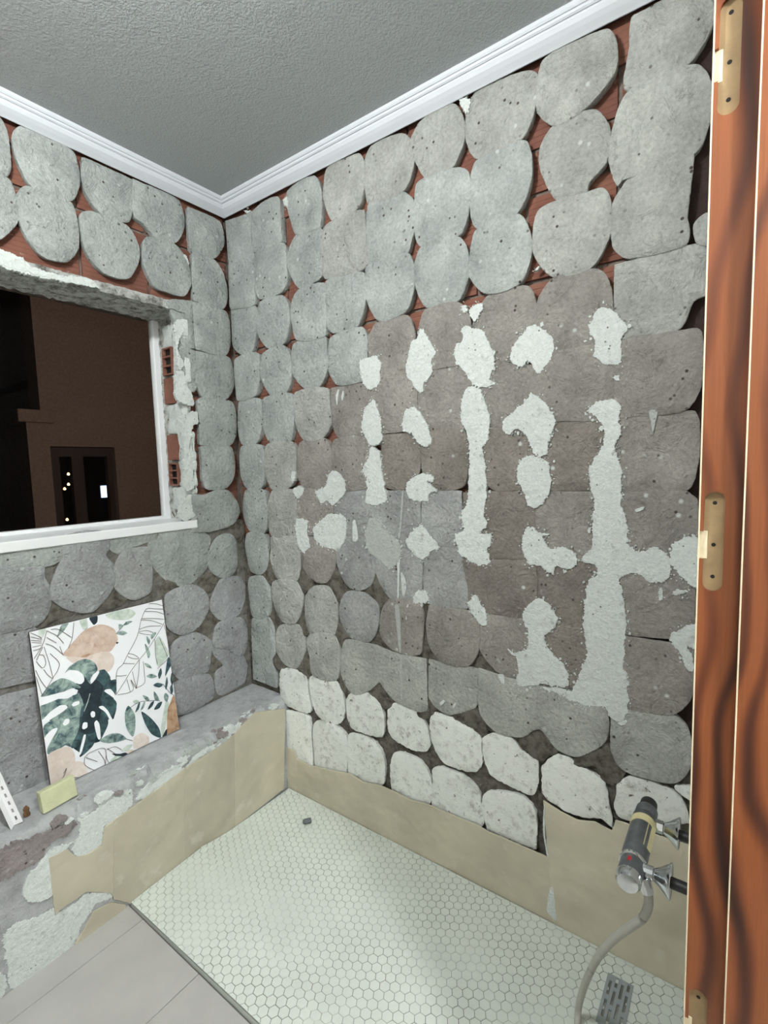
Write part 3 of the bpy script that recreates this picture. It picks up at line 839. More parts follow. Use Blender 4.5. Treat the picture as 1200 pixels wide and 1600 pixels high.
PRINT = '''
e 242,531 322,532 349,506 317,491 261,507
e 26,533 48,534 38,507 26,511
h 96,533 118,535 100,510 78,496 83,509
e 152,533 175,536 176,500 161,496
k 185,533 212,535 209,511 197,504 191,513
p 88,433 127,467 162,493 211,501 242,489 265,467 272,431 264,416 241,393 209,398 145,403 106,417
q 96,420 145,403 209,400 235,392 250,366 243,338 221,322 165,349 122,382
o 141,407 156,409 172,405 160,398 143,403
u 170,476 196,471 217,440 214,420 201,427 197,456
u 134,436 161,450 192,437 200,416 175,433 149,436
h 267,451 292,455 309,441 290,438
h 281,462 282,483 297,475
h 299,478 316,485 333,480 315,473 300,473
k 264,420 273,417 265,412
h 85,367 102,384 134,395 159,391 181,372 189,343 170,324 159,301 138,306 138,342 125,361 100,372
g 138,342 159,301 179,314 193,336 212,334 227,304 228,289 247,282 234,223 224,257 206,265 202,254 226,223 237,197 219,147 208,173 193,204 177,214 125,236 113,270 114,313
k 114,319 142,331 159,301 181,307 199,279 193,252 175,215 164,172 132,174 114,194 115,240 104,280
h 7,317 36,344 69,354 92,342 119,314 127,299 98,308 63,305 25,311
h 0,284 39,293 84,279 118,286 129,234 117,193 84,196 50,206 24,226 74,241 76,257 58,265 -1,240
h 7,222 68,226 129,232 143,212 120,156 86,116 70,115 89,138 76,131 8,119 7,146 42,179 36,195 0,181
g 121,231 173,246 224,225 234,182 216,146 209,178 182,209 199,173 199,139 183,113 162,89 172,132 163,165 154,160 156,121 140,85 94,66 114,112 121,132 89,106 73,113 104,164
k 133,230 174,251 188,221 171,161 159,167 150,128 118,139 108,162
w 84,362 105,368 125,361 140,341 141,320 131,312 119,317 101,338
w 161,315 173,331 193,336 189,325 173,308 161,305
w 1,311 57,302 97,306 116,296 110,283 80,287 33,301 1,292
w 0,237 27,255 58,265 74,259 78,248 54,238 14,228 1,231
w 93,253 102,259 117,256 115,246 97,245
w 146,198 153,205 161,194 156,181 148,185
w 176,211 190,208 204,184 212,156 209,139 195,182 179,203
w 201,258 208,262 224,256 235,232 233,217 219,235
w 58,201 68,213 79,208 76,195 63,192
w 114,161 120,177 132,172 130,156 119,154
w 148,196 153,205 161,197 159,183 151,184
w 154,160 163,167 170,148 168,100 159,100 155,131
w 2,180 25,196 42,193 25,169 7,146 0,145
w 93,76 114,131 122,134 119,119 102,80
w 5,310 58,308 109,301 116,291 79,290 2,287
q 2,117 35,125 66,117 80,87 78,55 57,43 40,38 0,55
q -2,60 40,38 47,25 29,8 1,5
r 48,38 79,59 105,41 113,-1 106,-21 60,4 40,2 29,8
h 163,93 199,100 233,86 253,57 221,60 187,72
h 260,151 277,173 295,130 289,78 276,54 258,97
g 320,132 350,96 378,42 380,-9 347,31 328,80
e 385,33 407,102 421,133 430,119 419,71 388,-5
k 387,-7 402,20 410,22 406,-6
o 421,91 435,116 457,139 460,-7 409,-7
r 275,9 280,47 310,53 334,27 332,-4 307,-12
r 241,1 257,13 279,2 292,-12 249,-15
e 230,21 250,32 273,25 252,11
k 197,28 224,14 242,10 250,-19 230,-18 218,3
e 187,4 206,14 230,-18 202,-19
h 356,308 372,299 382,279 364,290
h 357,256 376,259 398,241 377,241
g 378,212 396,216 417,201 400,195
g 403,247 417,268 419,247 405,227
g 430,230 449,295 465,293 465,263 450,252
g 449,207 461,235 467,200 454,181
g 424,190 436,225 438,201 427,176
g 443,176 453,188 455,161 445,149
h 378,409 389,390 383,373 377,391
h 367,381 377,365 383,335 372,323
h 395,407 412,415 417,407 396,391
h 377,189 387,172 394,147 376,158
h 333,191 350,178 356,161 340,171
g 344,129 359,149 374,152 363,134
g 368,119 386,137 405,136 390,116
h 414,155 422,165 433,147 424,128 415,138
h 317,138 333,163 339,160 330,142
g 296,138 312,165 320,168 312,146
e 293,183 308,183 318,171 303,169
e 406,368 428,393 453,333 457,309 407,278
'''
STROKE = '''
d 457,443 423,405 372,354 338,328 298,293 271,263 238,230
d 404,532 432,524 459,509
d 461,495 426,505 392,513 367,479 348,431 329,400 301,365 294,356 276,332 251,311 239,230
d 385,505 428,493 458,475
d 367,481 406,472 456,455
d 363,477 405,463 447,436
d 353,443 390,444 440,432
d 352,434 382,430 405,415
d 351,430 374,417 395,409
d 301,365 323,352 337,333 313,342 297,355
d 248,298 266,291 285,287
d 277,335 319,319
d 352,317 350,273 345,234 310,226
d 338,328 330,284 314,228
d 307,293 309,261 313,225 297,265 302,229 283,221 243,228
d 283,271 289,222
d 453,434 459,374 460,305 403,270
d 427,387 445,323 449,302
d 408,387 403,321 405,285
g 417,203 438,161 456,141
g 263,158 315,170 372,154 396,143
g 268,451 300,477 310,486
d 49,526 32,484 2,445
d 3,532 20,518 32,505
d 2,519 32,501
d 0,508 31,496
d 2,500 30,490
d 2,484 27,483
d 3,472 24,473
d 49,526 73,504 81,493
d 46,504 72,477
d 41,484 63,466 88,429
d 35,475 43,417 48,362
d 31,476 8,438
d 49,448 71,410 65,386 48,365 11,318
d 7,435 22,408 33,420 30,447 19,453
d 25,401 35,378 47,362
d 2,407 13,367 27,334
d 1,386 10,322
d 133,531 121,480 105,448
d 61,527 84,520 119,482
d 81,493 93,470
d 80,463 86,432
v 152,269 141,241 126,215
v 153,269 144,249 128,219
d 108,59 130,67 176,56 167,-15
d 108,59 108,30 149,-17
d 112,57 146,25
d 154,59 169,18 167,-10
d 180,51 210,48 231,26
d 177,52 178,18 187,-11 184,-19
d 184,54 207,23
d 48,2 69,9 110,-23
d 40,38 50,51 39,29 13,7
d 249,59 274,40
'''
BULBS = [(-1.756, -6.2, 1.506), (-1.745, -6.2, 1.355), (-1.688, -6.2, 1.291), (-1.686, -6.2, 0.836)]
SCREEN = (-2.412, -6.4, 1.169)


# ------------------------------------------------------------------ room shell
def rough_wall(name, boxes, mat):
    bm = bmesh.new()
    for a, b in boxes:
        box(bm, a, b)
    return tag(obj(name, bm, mat), kind='structure')

ceiling = rough_wall('ceiling', [((-0.2, -0.25, CEIL_Z), (ROOM_X + 0.1, 3.7, CEIL_Z + 0.1))], 'ceiling')
tag(ceiling, 'pale grey textured ceiling above the white cornice', 'ceiling')
wall_right = rough_wall('wall_right', [((-0.20, -0.25, 0.0), (-0.040, DOOR_Y + 0.01, CEIL_Z))], 'joint')
tag(wall_right, 'brick wall with grey mortar pads and white plaster blotches beside door frame', 'wall')
WIN_X0, WIN_X1, WIN_Z0, WIN_Z1, REV = 0.225, 1.62, 1.283, 2.150, 0.20
wall_left = rough_wall('wall_left', [((-0.04, -0.25, 0.0), (WIN_X0, -0.040, CEIL_Z)), ((WIN_X1, -0.25, 0.0), (ROOM_X + 0.1, -0.040, CEIL_Z)),
                                     ((WIN_X0, -0.25, 0.0), (WIN_X1, -0.040, WIN_Z0)), ((WIN_X0, -0.25, WIN_Z1), (WIN_X1, -0.040, CEIL_Z))], 'joint')
tag(wall_left, 'brick wall with grey mortar pads around the dark window', 'wall')
wall_far = rough_wall('wall_far', [((ROOM_X, -0.04, 0.0), (ROOM_X + 0.1, 3.6, CEIL_Z))], 'paint')
tag(wall_far, 'plain white side wall outside the picture', 'wall')
DOOR_X0, DOOR_X1, DOOR_H = 0.74, 1.58, 2.12
wall_near = rough_wall('wall_near', [((-0.04, DOOR_Y, 0.0), (DOOR_X0 - 0.035, 1.985, CEIL_Z)), ((DOOR_X1 + 0.035, DOOR_Y, 0.0), (ROOM_X, 1.985, CEIL_Z)),
                                     ((DOOR_X0 - 0.035, DOOR_Y, DOOR_H + 0.035), (DOOR_X1 + 0.035, 1.985, CEIL_Z))], 'paint')
tag(wall_near, 'white wall holding the wooden door frame', 'wall')
wall_hall = rough_wall('wall_hall', [((-0.04, 3.6, 0.0), (ROOM_X + 0.1, 3.7, CEIL_Z)), ((-0.14, 1.985, 0.0), (-0.04, 3.7, CEIL_Z))], 'paint')
tag(wall_hall, 'white hallway walls behind the camera', 'wall')
floor = rough_wall('floor', [((0.736, -0.03, -0.08), (ROOM_X + 0.05, 1.84, FLOOR_Z - 0.004)), ((-0.04, 1.84, -0.08), (ROOM_X + 0.05, 3.65, FLOOR_Z - 0.004)), ((-0.04, -0.03, -0.14), (0.736, 1.84, -0.045))], 'floor_grout')
tag(floor, 'taupe tiled floor with thin dark joints beside the mosaic shower tray', 'floor')
rnd = random.Random(5)
ys = [0.238, 0.335, 0.646, 0.957, 1.268, 1.579, 1.89, 2.201, 2.512, 2.823, 3.134, 3.445]
for y0, y1 in zip(ys, ys[1:]):
    for x0, x1 in ((0.738, 1.34), (1.34, 1.94), (1.94, 2.29)):
        obj('floor_tile', boxbm((x0 + 0.0012, y0 + 0.0012, FLOOR_Z - 0.012), (x1 - 0.0012, y1 - 0.0012, FLOOR_Z), 0.0008, 1), 'tile', floor)
for y0, y1 in zip(ys[6:], ys[7:]):
    obj('floor_tile', boxbm((0.0, max(y0, 1.985) + 0.0012, FLOOR_Z - 0.012), (0.735, y1 - 0.0012, FLOOR_Z), 0.0008, 1), 'tile', floor)

# bricks: ridged face, shared meshes
def brick_mesh(bw, bh, depth=0.032, ridges=7):
    bm = bmesh.new()
    prof = []
    for k in range(ridges):
        z0, z1 = bh * k / ridges, bh * (k + 1) / ridges
        g = (z1 - z0) * 0.24
        prof += [(0.0, z0 + g * 0.5), (0.0, z1 - g), (-0.0014, z1 - g * 0.6), (-0.0014, z1)] if k < ridges - 1 else [(0.0, z0 + g * 0.5), (0.0, z1)]
    prof = [(-depth, 0.0), (0.0, 0.0)] + prof[1:] + [(-depth, bh)]
    A = [bm.verts.new((h, 0, z)) for h, z in prof]
    B = [bm.verts.new((h, bw, z)) for h, z in prof]
    n = len(prof)
    for k in range(n):
        bm.faces.new((A[k], A[(k + 1) % n], B[(k + 1) % n], B[k]))
    bm.faces.new(A)
    bm.faces.new(B[::-1])
    bmesh.ops.recalc_face_normals(bm, faces=bm.faces[:])
    me = bpy.data.meshes.new('brick')
    bm.to_mesh(me)
    bm.free()
    me.materials.append(M['brick'])
    return me
BRICKS = {}
def brick(parent, side, a0, a1, z0, h):
    bw = round(a1 - a0, 3)
    if bw < 0.03 or h < 0.03:
        return
    key = (bw, round(h, 3))
    if key not in BRICKS:
        BRICKS[key] = brick_mesh(bw, round(h, 3))
    o = obj('brick', None, None, parent, data=BRICKS[key])
    j = rnd.uniform(-0.003, 0.002)
    if side == 'r':
        o.location = (-0.030 + j, a0, z0)
    else:
        o.location = (a0 + bw, -0.030 + j, z0)
        o.rotation_euler = (0, 0, math.pi / 2)
    return o
PITCH_Z, BW = 0.1208, 0.25
z = 2.503 - PITCH_Z * 12
row = 0
while z < 2.66:
    a = -0.02 - (0.125 if row % 2 else 0.03)
    while a < DOOR_Y:
        a0, a1 = max(a, -0.02), min(a + BW - 0.012, 1.735)
        brick(wall_right, 'r', a0, a1, z + 0.006, PITCH_Z - 0.012)
        a += BW
    z += PITCH_Z
    row += 1
z = 2.42 - PITCH_Z * 11
row = 0
while z < 2.66:
    a = 0.02 - (0.16 if row % 2 else 0.03)
    while a < 2.10:
        a0, a1 = max(a, -0.02), a + BW - 0.012
        zt = z + PITCH_Z - 0.006
        zb = z + 0.006
        if zt > WIN_Z0 and zb < WIN_Z1:
            if zb < WIN_Z0 - 0.03 and a1 > WIN_X0:
                zt = WIN_Z0 - 0.005
            elif zt > WIN_Z1 + 0.03 and a1 > WIN_X0:
                zb = WIN_Z1 + 0.004
            else:
                a1 = min(a1, WIN_X0 - 0.004)
        brick(wall_left, 'l', a0, a1, zb, zt - zb)
        a += BW
    z += PITCH_Z
    row += 1

# dark mortar bed between the lower pads
def bed(name, parent, place, a0, a1, z0, z1, h, seed, seedtop=0.03, mat='bed'):
    bm = bmesh.new()
    na, nz = int((a1 - a0) / 0.03), max(2, int((z1 - z0) / 0.03))
    V = []
    for i in range(na + 1):
        colv = []
        a = a0 + (a1 - a0) * i / na
        top = z1 + seedtop * noise.noise(Vector((a * 7, seed, 0)))
        for j in range(nz + 1):
            b = z0 + (top - z0) * j / nz
            hh = h + 0.006 * noise.noise(Vector((a * 22, b * 22, seed)))
            colv.append(bm.verts.new(place(a, b, hh if j < nz else -0.03)))
        V.append(colv)
    for i in range(na):
        for j in range(nz):
            bm.faces.new((V[i][j], V[i + 1][j], V[i + 1][j + 1], V[i][j + 1]))
    return obj(name, bm, mat, parent, True)
bed('mortar_bed', wall_right, on_right, -0.02, DOOR_Y, 0.02, 0.66, -0.022, 3.0)
bed('mortar_bed', wall_right, on_right, -0.02, 1.62, 0.60, 1.16, -0.012, 8.0, 0.05)
bed('mortar_bed', wall_left, on_left, -0.02, 2.28, 0.40, 1.262, -0.008, 5.0, 0.02, 'bed_pale')

obj('gap_shade_strip', boxbm((-0.040, 1.705, 0.3), (-0.031, DOOR_Y, CEIL_Z)), 'gap_shade', wall_right)  # dark strip painting in the shade of the gap beside the jamb

# grey mortar pads left by the stripped tiles
rnd = random.Random(11)
def pads(txt, parent, place, base):
    for i, (t, pts) in enumerate(read(txt)):
        wht = t == 'w'
        ol = outline(pts, 0.008, 0.0042 if wht else 0.0012, seed=i * 3.3 + base)
        slab('mortar_pad', ol, place, -0.034, rnd.uniform(-0.003, 0.0015) - (0.004 if wht else 0), 'stained' if wht else 'mortar', parent,
             inset=0.0006 if wht else (-0.004 if t == 'm' else -0.0012), lip=0.0016 if wht else 0.0024, under=0.007, wave=0.0022, seed=i * 1.9 + base, color=tone('x' if wht else t, rnd))
pads(PADS_RIGHT, wall_right, on_right, 0.0)
pads(PADS_LEFT, wall_left, on_left, 500.0)
def infill(txt, parent, place, base):
    for i, (t, pts) in enumerate(read(txt)):
        slab('mortar_infill', outline(pts, 0.006, 0.003, seed=i + base, soft=True), place, -0.034, rnd.uniform(-0.007, -0.004), 'bed', parent,
             inset=-0.003, lip=0.004, under=0.0, wave=0.004, seed=i + base)
infill(INFILL_RIGHT, wall_right, on_right, 40.0)
infill(INFILL_LEFT, wall_left, on_left, 80.0)

def patches(txt, parent, place, base, front=0.0030, back=-0.012, rough=0.0046, name='plaster_patch'):
    for i, (t, pts) in enumerate(read(txt)):
        ol = outline(pts, 0.0025, rough, seed=i * 2.1 + base, soft=True)
        flat(name, ol, place, back, front + rnd.uniform(-0.0008, 0.0008), 'white' if t != 'n' else 'mortar', parent, color=tone(t, rnd, 0.03))
patches(PATCH_RIGHT, wall_right, on_right, 7.0)
def flecks(txt, parent, place, per_metre, spread, seed):
    """splatter of small plaster crumbs around the blotches, too many to count"""
    rr = random.Random(seed)
    bm = bmesh.new()
    for i, (t, pts) in enumerate(read(txt)):
        ol = outline(pts, 0.004, 0.0, seed=i, soft=True)
        for k in range(int(len(ol) * 0.004 * per_metre)):
            v, nr = rr.choice(ol)
            c = v + nr * abs(rr.gauss(0, spread)) + Vector((rr.gauss(0, 0.002), rr.gauss(0, 0.002)))
            r = 0.0006 + rr.expovariate(1 / 0.0011)
            r = min(r, 0.006)
            m_ = rr.choice((4, 5, 6))
            a0 = rr.uniform(0, 6.28)
            st = rr.uniform(0.5, 1.6)
            top = [bm.verts.new(place(c.x + r * math.cos(a0 + 6.283 * q / m_) * rr.uniform(0.6, 1.2), c.y + r * st * math.sin(a0 + 6.283 * q / m_) * rr.uniform(0.6, 1.2), 0.0030)) for q in range(m_)]
            low = [bm.verts.new(place(*((Vector((v_.co.y, v_.co.z)) if place is on_right else Vector((v_.co.x, v_.co.z)))), -0.004)) for v_ in top]
            bm.faces.new(top)
            for q in range(m_):
                bm.faces.new((top[q], top[(q + 1) % m_], low[(q + 1) % m_], low[q]))
    o = tag(obj('plaster_flecks', bm, 'white', parent), kind='stuff')
    o.color = TONE['w']
patches(STREAK_RIGHT, wall_right, on_right, 31.0, front=0.0024, rough=0.0012, name='plaster_streak')
flecks(PATCH_RIGHT, wall_right, on_right, 95, 0.007, 3)
patches(PATCH_LEFT, wall_left, on_left, 17.0)

# cornice: cove with two small beads, swept along each wall
def cornice(name, place, length, label):
    prof = [(0.0, 0.0), (0.003, 0.0), (0.008, 0.004), (0.020, 0.012), (0.030, 0.020), (0.036, 0.029), (0.0375, 0.0345), (0.041, 0.0335), (0.0455, 0.0365),
            (0.0465, 0.0425), (0.0505, 0.0425), (0.0545, 0.047), (0.055, 0.056), (0.0, 0.056)]
    bm = bmesh.new()
    A = [bm.verts.new(place(h, h, CORNICE_Z + zz)) for h, zz in prof]
    B = [bm.verts.new(place(h, length, CORNICE_Z + zz)) for h, zz in prof]
    n = len(prof)
    for k in range(n):
        bm.faces.new((A[k], A[(k + 1) % n], B[(k + 1) % n], B[k]))
    bm.faces.new(A[::-1])
    bm.faces.new(B)
    return tag(obj(name, bm, 'cornice'), label, 'cornice', kind='structure')
cornice('trim_1', lambda h, a, zz: (h - 0.002, a - 0.002, zz), DOOR_Y, 'white stepped cornice above the plaster-blotched wall')
cornice('trim_2', lambda h, a, zz: (a - 0.002, h - 0.002, zz), ROOM_X, 'white stepped cornice above the window wall')

# ------------------------------------------------------------------ window
win = thing('window_1', (0, 0, 0), 'white framed window looking onto a dark patio at night', 'window')
tag(win, kind='structure')
FY0, FY1 = -REV - 0.035, -REV
GX0, GZ0, GZ1 = 0.254, 1.299, 2.157
def fbar(name, a, b):
    return obj(name, boxbm(a, b, 0.003), 'frame', win)
fbar('frame_side', (WIN_X0 - 0.01, FY0, WIN_Z0 - 0.01), (GX0, FY1, WIN_Z1 + 0.02))
fbar('frame_side', (WIN_X1 - 0.04, FY0, WIN_Z0 - 0.01), (WIN_X1 + 0.01, FY1, WIN_Z1 + 0.02))
fbar('frame_bottom', (WIN_X0 - 0.01, FY0 - 0.002, WIN_Z0 - 0.012), (WIN_X1 + 0.01, FY1 + 0.002, GZ0))
fbar('frame_top', (WIN_X0 - 0.01, FY0 - 0.002, GZ1), (WIN_X1 + 0.01, FY1 + 0.002, WIN_Z1 + 0.03))
obj('pane', boxbm((GX0 - 0.004, -REV - 0.022, GZ0 - 0.004), (WIN_X1 - 0.036, -REV - 0.017, GZ1 + 0.004)), 'pane', win)
obj('window_sill', boxbm((WIN_X0 + 0.004, -REV + 0.002, WIN_Z0 - 0.03), (WIN_X1, 0.004, WIN_Z0 + 0.004), 0.003), 'frame', win)
# broken reveal beside the window: crumbled plaster, white plaster lumps and hollow brick ends
on_reveal = lambda a, b, h: (WIN_X0 + h, -a, b)
def sheet_grid(name, place, a0, a1, b0, b1, amp, mat, parent, seed, h0=0.0, step=0.012):
    bm = bmesh.new()
    na, nb = max(2, int((a1 - a0) / step)), max(2, int((b1 - b0) / step))
    V = [[bm.verts.new(place(a0 + (a1 - a0) * i / na, b0 + (b1 - b0) * j / nb,
          h0 + amp * noise.noise(Vector((i * 0.9 + seed, j * 0.9, seed))) + amp * 0.6 * noise.noise(Vector((i * 0.31, j * 0.31 + seed, 1))))) for j in range(nb + 1)] for i in range(na + 1)]
    for i in range(na):
        for j in range(nb):
            bm.faces.new((V[i][j], V[i + 1][j], V[i + 1][j + 1], V[i][j + 1]))
    return obj(name, bm, mat, parent, True)
sheet_grid('reveal_render', on_reveal, 0.0, REV, WIN_Z0 + 0.002, WIN_Z1 - 0.002, 0.006, 'rubble', wall_left, 2.0, 0.003)
def hollow_brick(z0, z1, a0, a1, cells):
    bm = bmesh.new()
    x0, x1 = WIN_X0 + 0.009, WIN_X0 + 0.024
    if not cells:
        box(bm, (x0, -a1, z0), (x1, -a0, z1))
    else:
        wv = 0.006
        box(bm, (x0, -a1, z0), (x1, -a1 + wv, z1))
        box(bm, (x0, -a0 - wv, z0), (x1, -a0, z1))
        zs = [z0 + (z1 - z0) * k / cells for k in range(cells + 1)]
        for k in range(cells + 1):
            zz = min(max(zs[k], z0 + wv / 2), z1 - wv / 2)
            box(bm, (x0, -a1 + wv, zz - wv / 2), (x1, -a0 - wv, zz + wv / 2))
        box(bm, (x0 - 0.002, -a1, z0), (x0, -a0, z1), 1)
    obj('brick', bm, ['brick', 'hole'], wall_left)
hollow_brick(1.906, 2.020, 0.080, 0.150, 3)
hollow_brick(1.785, 1.893, 0.080, 0.150, 0)
hollow_brick(1.545, 1.652, 0.085, 0.155, 0)
hollow_brick(1.434, 1.532, 0.090, 0.158, 3)
REVEAL = [(0.0, 0.085, 1.90, 2.12), (0.0, 0.075, 1.78, 1.90), (0.02, 0.15, 1.66, 1.778), (0.0, 0.085, 1.54, 1.66), (0.0, 0.09, 1.43, 1.54), (0.01, 0.15, 1.33, 1.425), (0.07, 0.15, 2.02, 2.11)]
for i, (a0, a1, z0, z1) in enumerate(REVEAL):
    pts = [(a0 * 1000, z0 * 1000), (a1 * 1000, z0 * 1000), (a1 * 1000 - 8, (z0 + z1) * 500), (a1 * 1000, z1 * 1000), (a0 * 1000, z1 * 1000), (a0 * 1000 + 5, (z0 + z1) * 500)]
    slab('plaster_lump', outline(pts, 0.008, 0.004, seed=i * 5.0, soft=True), on_reveal, -0.01, 0.016, 'white', wall_left, inset=0.0, lip=0.005, under=0.0, wave=0.006, seed=i * 4.0, color=tone('w', rnd, 0.03))
sheet_grid('lintel_render', lambda a, b, h: (a, -b, WIN_Z1 - 0.004 + h), WIN_X0, WIN_X1, -0.004, REV, 0.008, 'rubble', wall_left, 9.0, 0.0)
sheet_grid('lintel_render', lambda a, b, h: (a, -0.012 + h, b), WIN_X0 + 0.02, WIN_X1, WIN_Z1 - 0.008, WIN_Z1 + 0.035, 0.010, 'rubble', wall_left, 19.0, 0.0)
sheet_grid('sill_render', lambda a, b, h: (a, -0.004 + h, b), WIN_X0 + 0.0, WIN_X1, WIN_Z0 - 0.03, WIN_Z0 - 0.004, 0.004, 'rubble', wall_left, 29.0, 0.0)

# ------------------------------------------------------------------ ledge under the window
def make_ledge():
    bm = bmesh.new()
    sec = []
    n = 240
    for i in range(n + 1):
        x = -0.03 + (ROOM_X + 0.02) * i / n
        q = lambda f, s: noise.noise(Vector((x * f, s, 0.5)))
        chip = max(0.0, q(26, 1.0)) * 0.016 + abs(q(60, 2.0)) * 0.006
        P = [(-0.03, 0.0), (-0.03, LEDGE_Z), (0.10, LEDGE_Z + 0.001 * q(9, 4.0)), (0.205 - chip, LEDGE_Z - 0.001), (0.222 - chip, LEDGE_Z - 0.004 - chip * 0.5),
             (LEDGE_Y - 0.006 - chip * 0.4, LEDGE_Z - 0.016 - chip), (LEDGE_Y, LEDGE_Z - 0.035 - chip), (LEDGE_Y, 0.2), (LEDGE_Y, 0.0)]
        sec.append([bm.verts.new((x, y, zz)) for y, zz in P])
    k = len(sec[0])
    for A, B in zip(sec, sec[1:]):
        for j in range(k - 1):
            bm.faces.new((A[j], A[j + 1], B[j + 1], B[j]))
    bm.faces.new(sec[0])
    bm.faces.new(sec[-1][::-1])
    return tag(obj('wall_ledge', bm, 'ledge'), 'low grey mortar ledge under the window, its front edge broken', 'ledge', kind='structure')
ledge = make_ledge()
patches(PATCH_LEDGE, ledge, on_ledge, 27.0, front=0.004, back=-0.02, rough=0.006)
rnd = random.Random(4)
for i in range(46):
    x = rnd.uniform(0.02, 0.92)
    s = rnd.uniform(0.008, 0.026)
    zc = LEDGE_Z - rnd.uniform(0.012, 0.05)
    pts = [((x + s * math.cos(a) * rnd.uniform(0.7, 1.5)) * 1000, (zc + s * 0.5 * math.sin(a) * rnd.uniform(0.6, 1.2)) * 1000) for a in [k * math.pi / 3 for k in range(6)]]
    flat('plaster_flake', outline(pts, 0.003, 0.004, seed=i, soft=True), on_ledge, -0.02, rnd.uniform(0.001, 0.008), 'white', ledge, color=tone(rnd.choice('wwwvnv'), rnd, 0.06))
for i in range(26):
    x = rnd.uniform(0.02, 0.9)
    y = LEDGE_Y - rnd.uniform(0.012, 0.05)
    s = rnd.uniform(0.004, 0.016)
    pts = [((x + s * math.cos(a) * rnd.uniform(0.7, 1.5)) * 1000, (y + s * 0.6 * math.sin(a) * rnd.uniform(0.6, 1.2)) * 1000) for a in [k * math.pi / 3 for k in range(6)]]
    flat('plaster_flake', outline(pts, 0.003, 0.003, seed=i, soft=True), lambda a, b, h: (a, b, LEDGE_Z - 0.004 + h), -0.01, rnd.uniform(0.002, 0.007), 'white', ledge, color=tone(rnd.choice('wvnva'), rnd, 0.06))

# ------------------------------------------------------------------ beige waterproof membrane
mem = thing('waterproof_membrane', (0.4, LEDGE_Y + 0.01, 0.05), 'beige waterproof membrane sheets glued to the front of the low ledge', 'membrane')
mem.location = (0, 0, 0)
for i, (t, pts) in enumerate(read(SHEET_LEDGE)):
    k = (0.97, 0.92, 0.88, 1.0, 0.95)[i]
    c = TONE['y']
    flat('membrane_sheet', outline(pts, 0.006, 0.0012, seed=i), on_ledge, 0.001, 0.0065 + 0.0013 * (i % 2), 'membrane', mem, color=(c[0] * k, c[1] * k, c[2] * k, 1))
mem2 = thing('waterproof_membrane', (0, 0, 0), 'beige waterproof membrane along the foot of the blotched wall, behind the mixer tap', 'membrane')
for i, (t, pts) in enumerate(read(SHEET_RIGHT)):
    c = TONE['y']
    k = (0.98, 1.06)[i]
    flat('membrane_sheet', outline(pts, 0.006, 0.001, seed=i + 9), on_right, 0.0012, 0.0055 + 0.0015 * i, 'membrane', mem2, color=(c[0] * k, c[1] * k, c[2] * k, 1))
patches(TAPE_RIGHT, mem2, on_right, 67.0, front=0.0082, back=0.001, rough=0.001, name='joint_tape')

# ------------------------------------------------------------------ shower tray with hexagon mosaic
tray = thing('shower_tray', (0, 0, 0), 'white hexagon mosaic shower tray in the corner', 'shower tray')
TX0, TX1, TY0, TY1 = 0.009, 0.734, LEDGE_Y + 0.0095, DOOR_Y - 0.002
FA, FB = Vector((0.455, TY0)), Vector((0.655, 1.02))
fdir = (FB - FA).normalized()
fn = Vector((-fdir.y, fdir.x))          # points to the low side (small x)
if fn.x > 0:
    fn = -fn
def tray_z(x, y):
    d = (Vector((x, y)) - FA).dot(fn)
    if d >= 0:
        t = min(1.0, d / 0.17)
        return TRAY_Z + 0.016 * (1 - t) ** 2 - 0.004 * min(1.0, d / 0.5)
    return TRAY_Z + max(0.0, 0.016 + d * 0.055)
def tray_normal(x, y):
    e = 0.004
    return Vector((tray_z(x - e, y) - tray_z(x + e, y), tray_z(x, y - e) - tray_z(x, y + e), 2 * e)).normalized()
def tray_body():
    bm = bmesh.new()
    nx, ny = 60, 90
    V = [[bm.verts.new((TX0 + (TX1 - TX0) * i / nx, TY0 + (TY1 - TY0) * j / ny, tray_z(TX0 + (TX1 - TX0) * i / nx, TY0 + (TY1 - TY0) * j / ny) - 0.0016)) for j in range(ny + 1)] for i in range(nx + 1)]
    for i in range(nx):
        for j in range(ny):
            bm.faces.new((V[i][j], V[i + 1][j], V[i + 1][j + 1], V[i][j + 1]))
    rim = [V[i][0] for i in range(nx + 1)] + [V[nx][j] for j in range(1, ny + 1)] + [V[i][ny] for i in range(nx - 1, -1, -1)] + [V[0][j] for j in range(ny - 1, 0, -1)]
    low = [bm.verts.new((v.co.x, v.co.y, -0.044)) for v in rim]
    for k in range(len(rim)):
        bm.faces.new((rim[k], rim[(k + 1) % len(rim)], low[(k + 1) % len(rim)], low[k])).material_index = 1
    return obj('grout_bed', bm, ['grout', 'mosaic'], tray)
tray_body()
HP = 0.0288
def hex_verts(r, h):
    top = [(r * 0.94 * math.cos(math.pi / 6 + k * math.pi / 3), r * 0.94 * math.sin(math.pi / 6 + k * math.pi / 3), h) for k in range(6)]
    low = [(r * math.cos(math.pi / 6 + k * math.pi / 3), r * math.sin(math.pi / 6 + k * math.pi / 3), h - 0.0012) for k in range(6)]
    bot = [(x, y, -0.004) for x, y, _ in low]
    return top, low, bot
def hex_into(bm, cx=0, cy=0, cz=0, r=0.0158, h=0.0, nr=Vector((0, 0, 1))):
    q = Vector((0, 0, 1)).rotation_difference(nr)
    T, L, B = [[bm.verts.new(Vector((cx, cy, cz)) + q @ Vector(v)) for v in ring] for ring in hex_verts(r, h)]
    bm.faces.new(T)
    for P, Q in ((T, L), (L, B)):
        for k in range(6):
            bm.faces.new((P[k], P[(k + 1) % 6], Q[(k + 1) % 6], Q[k]))
DR = (0.150, 1.655)                       # drain centre
cells, edge = [], []
j = 0
y = TY0 - 0.004
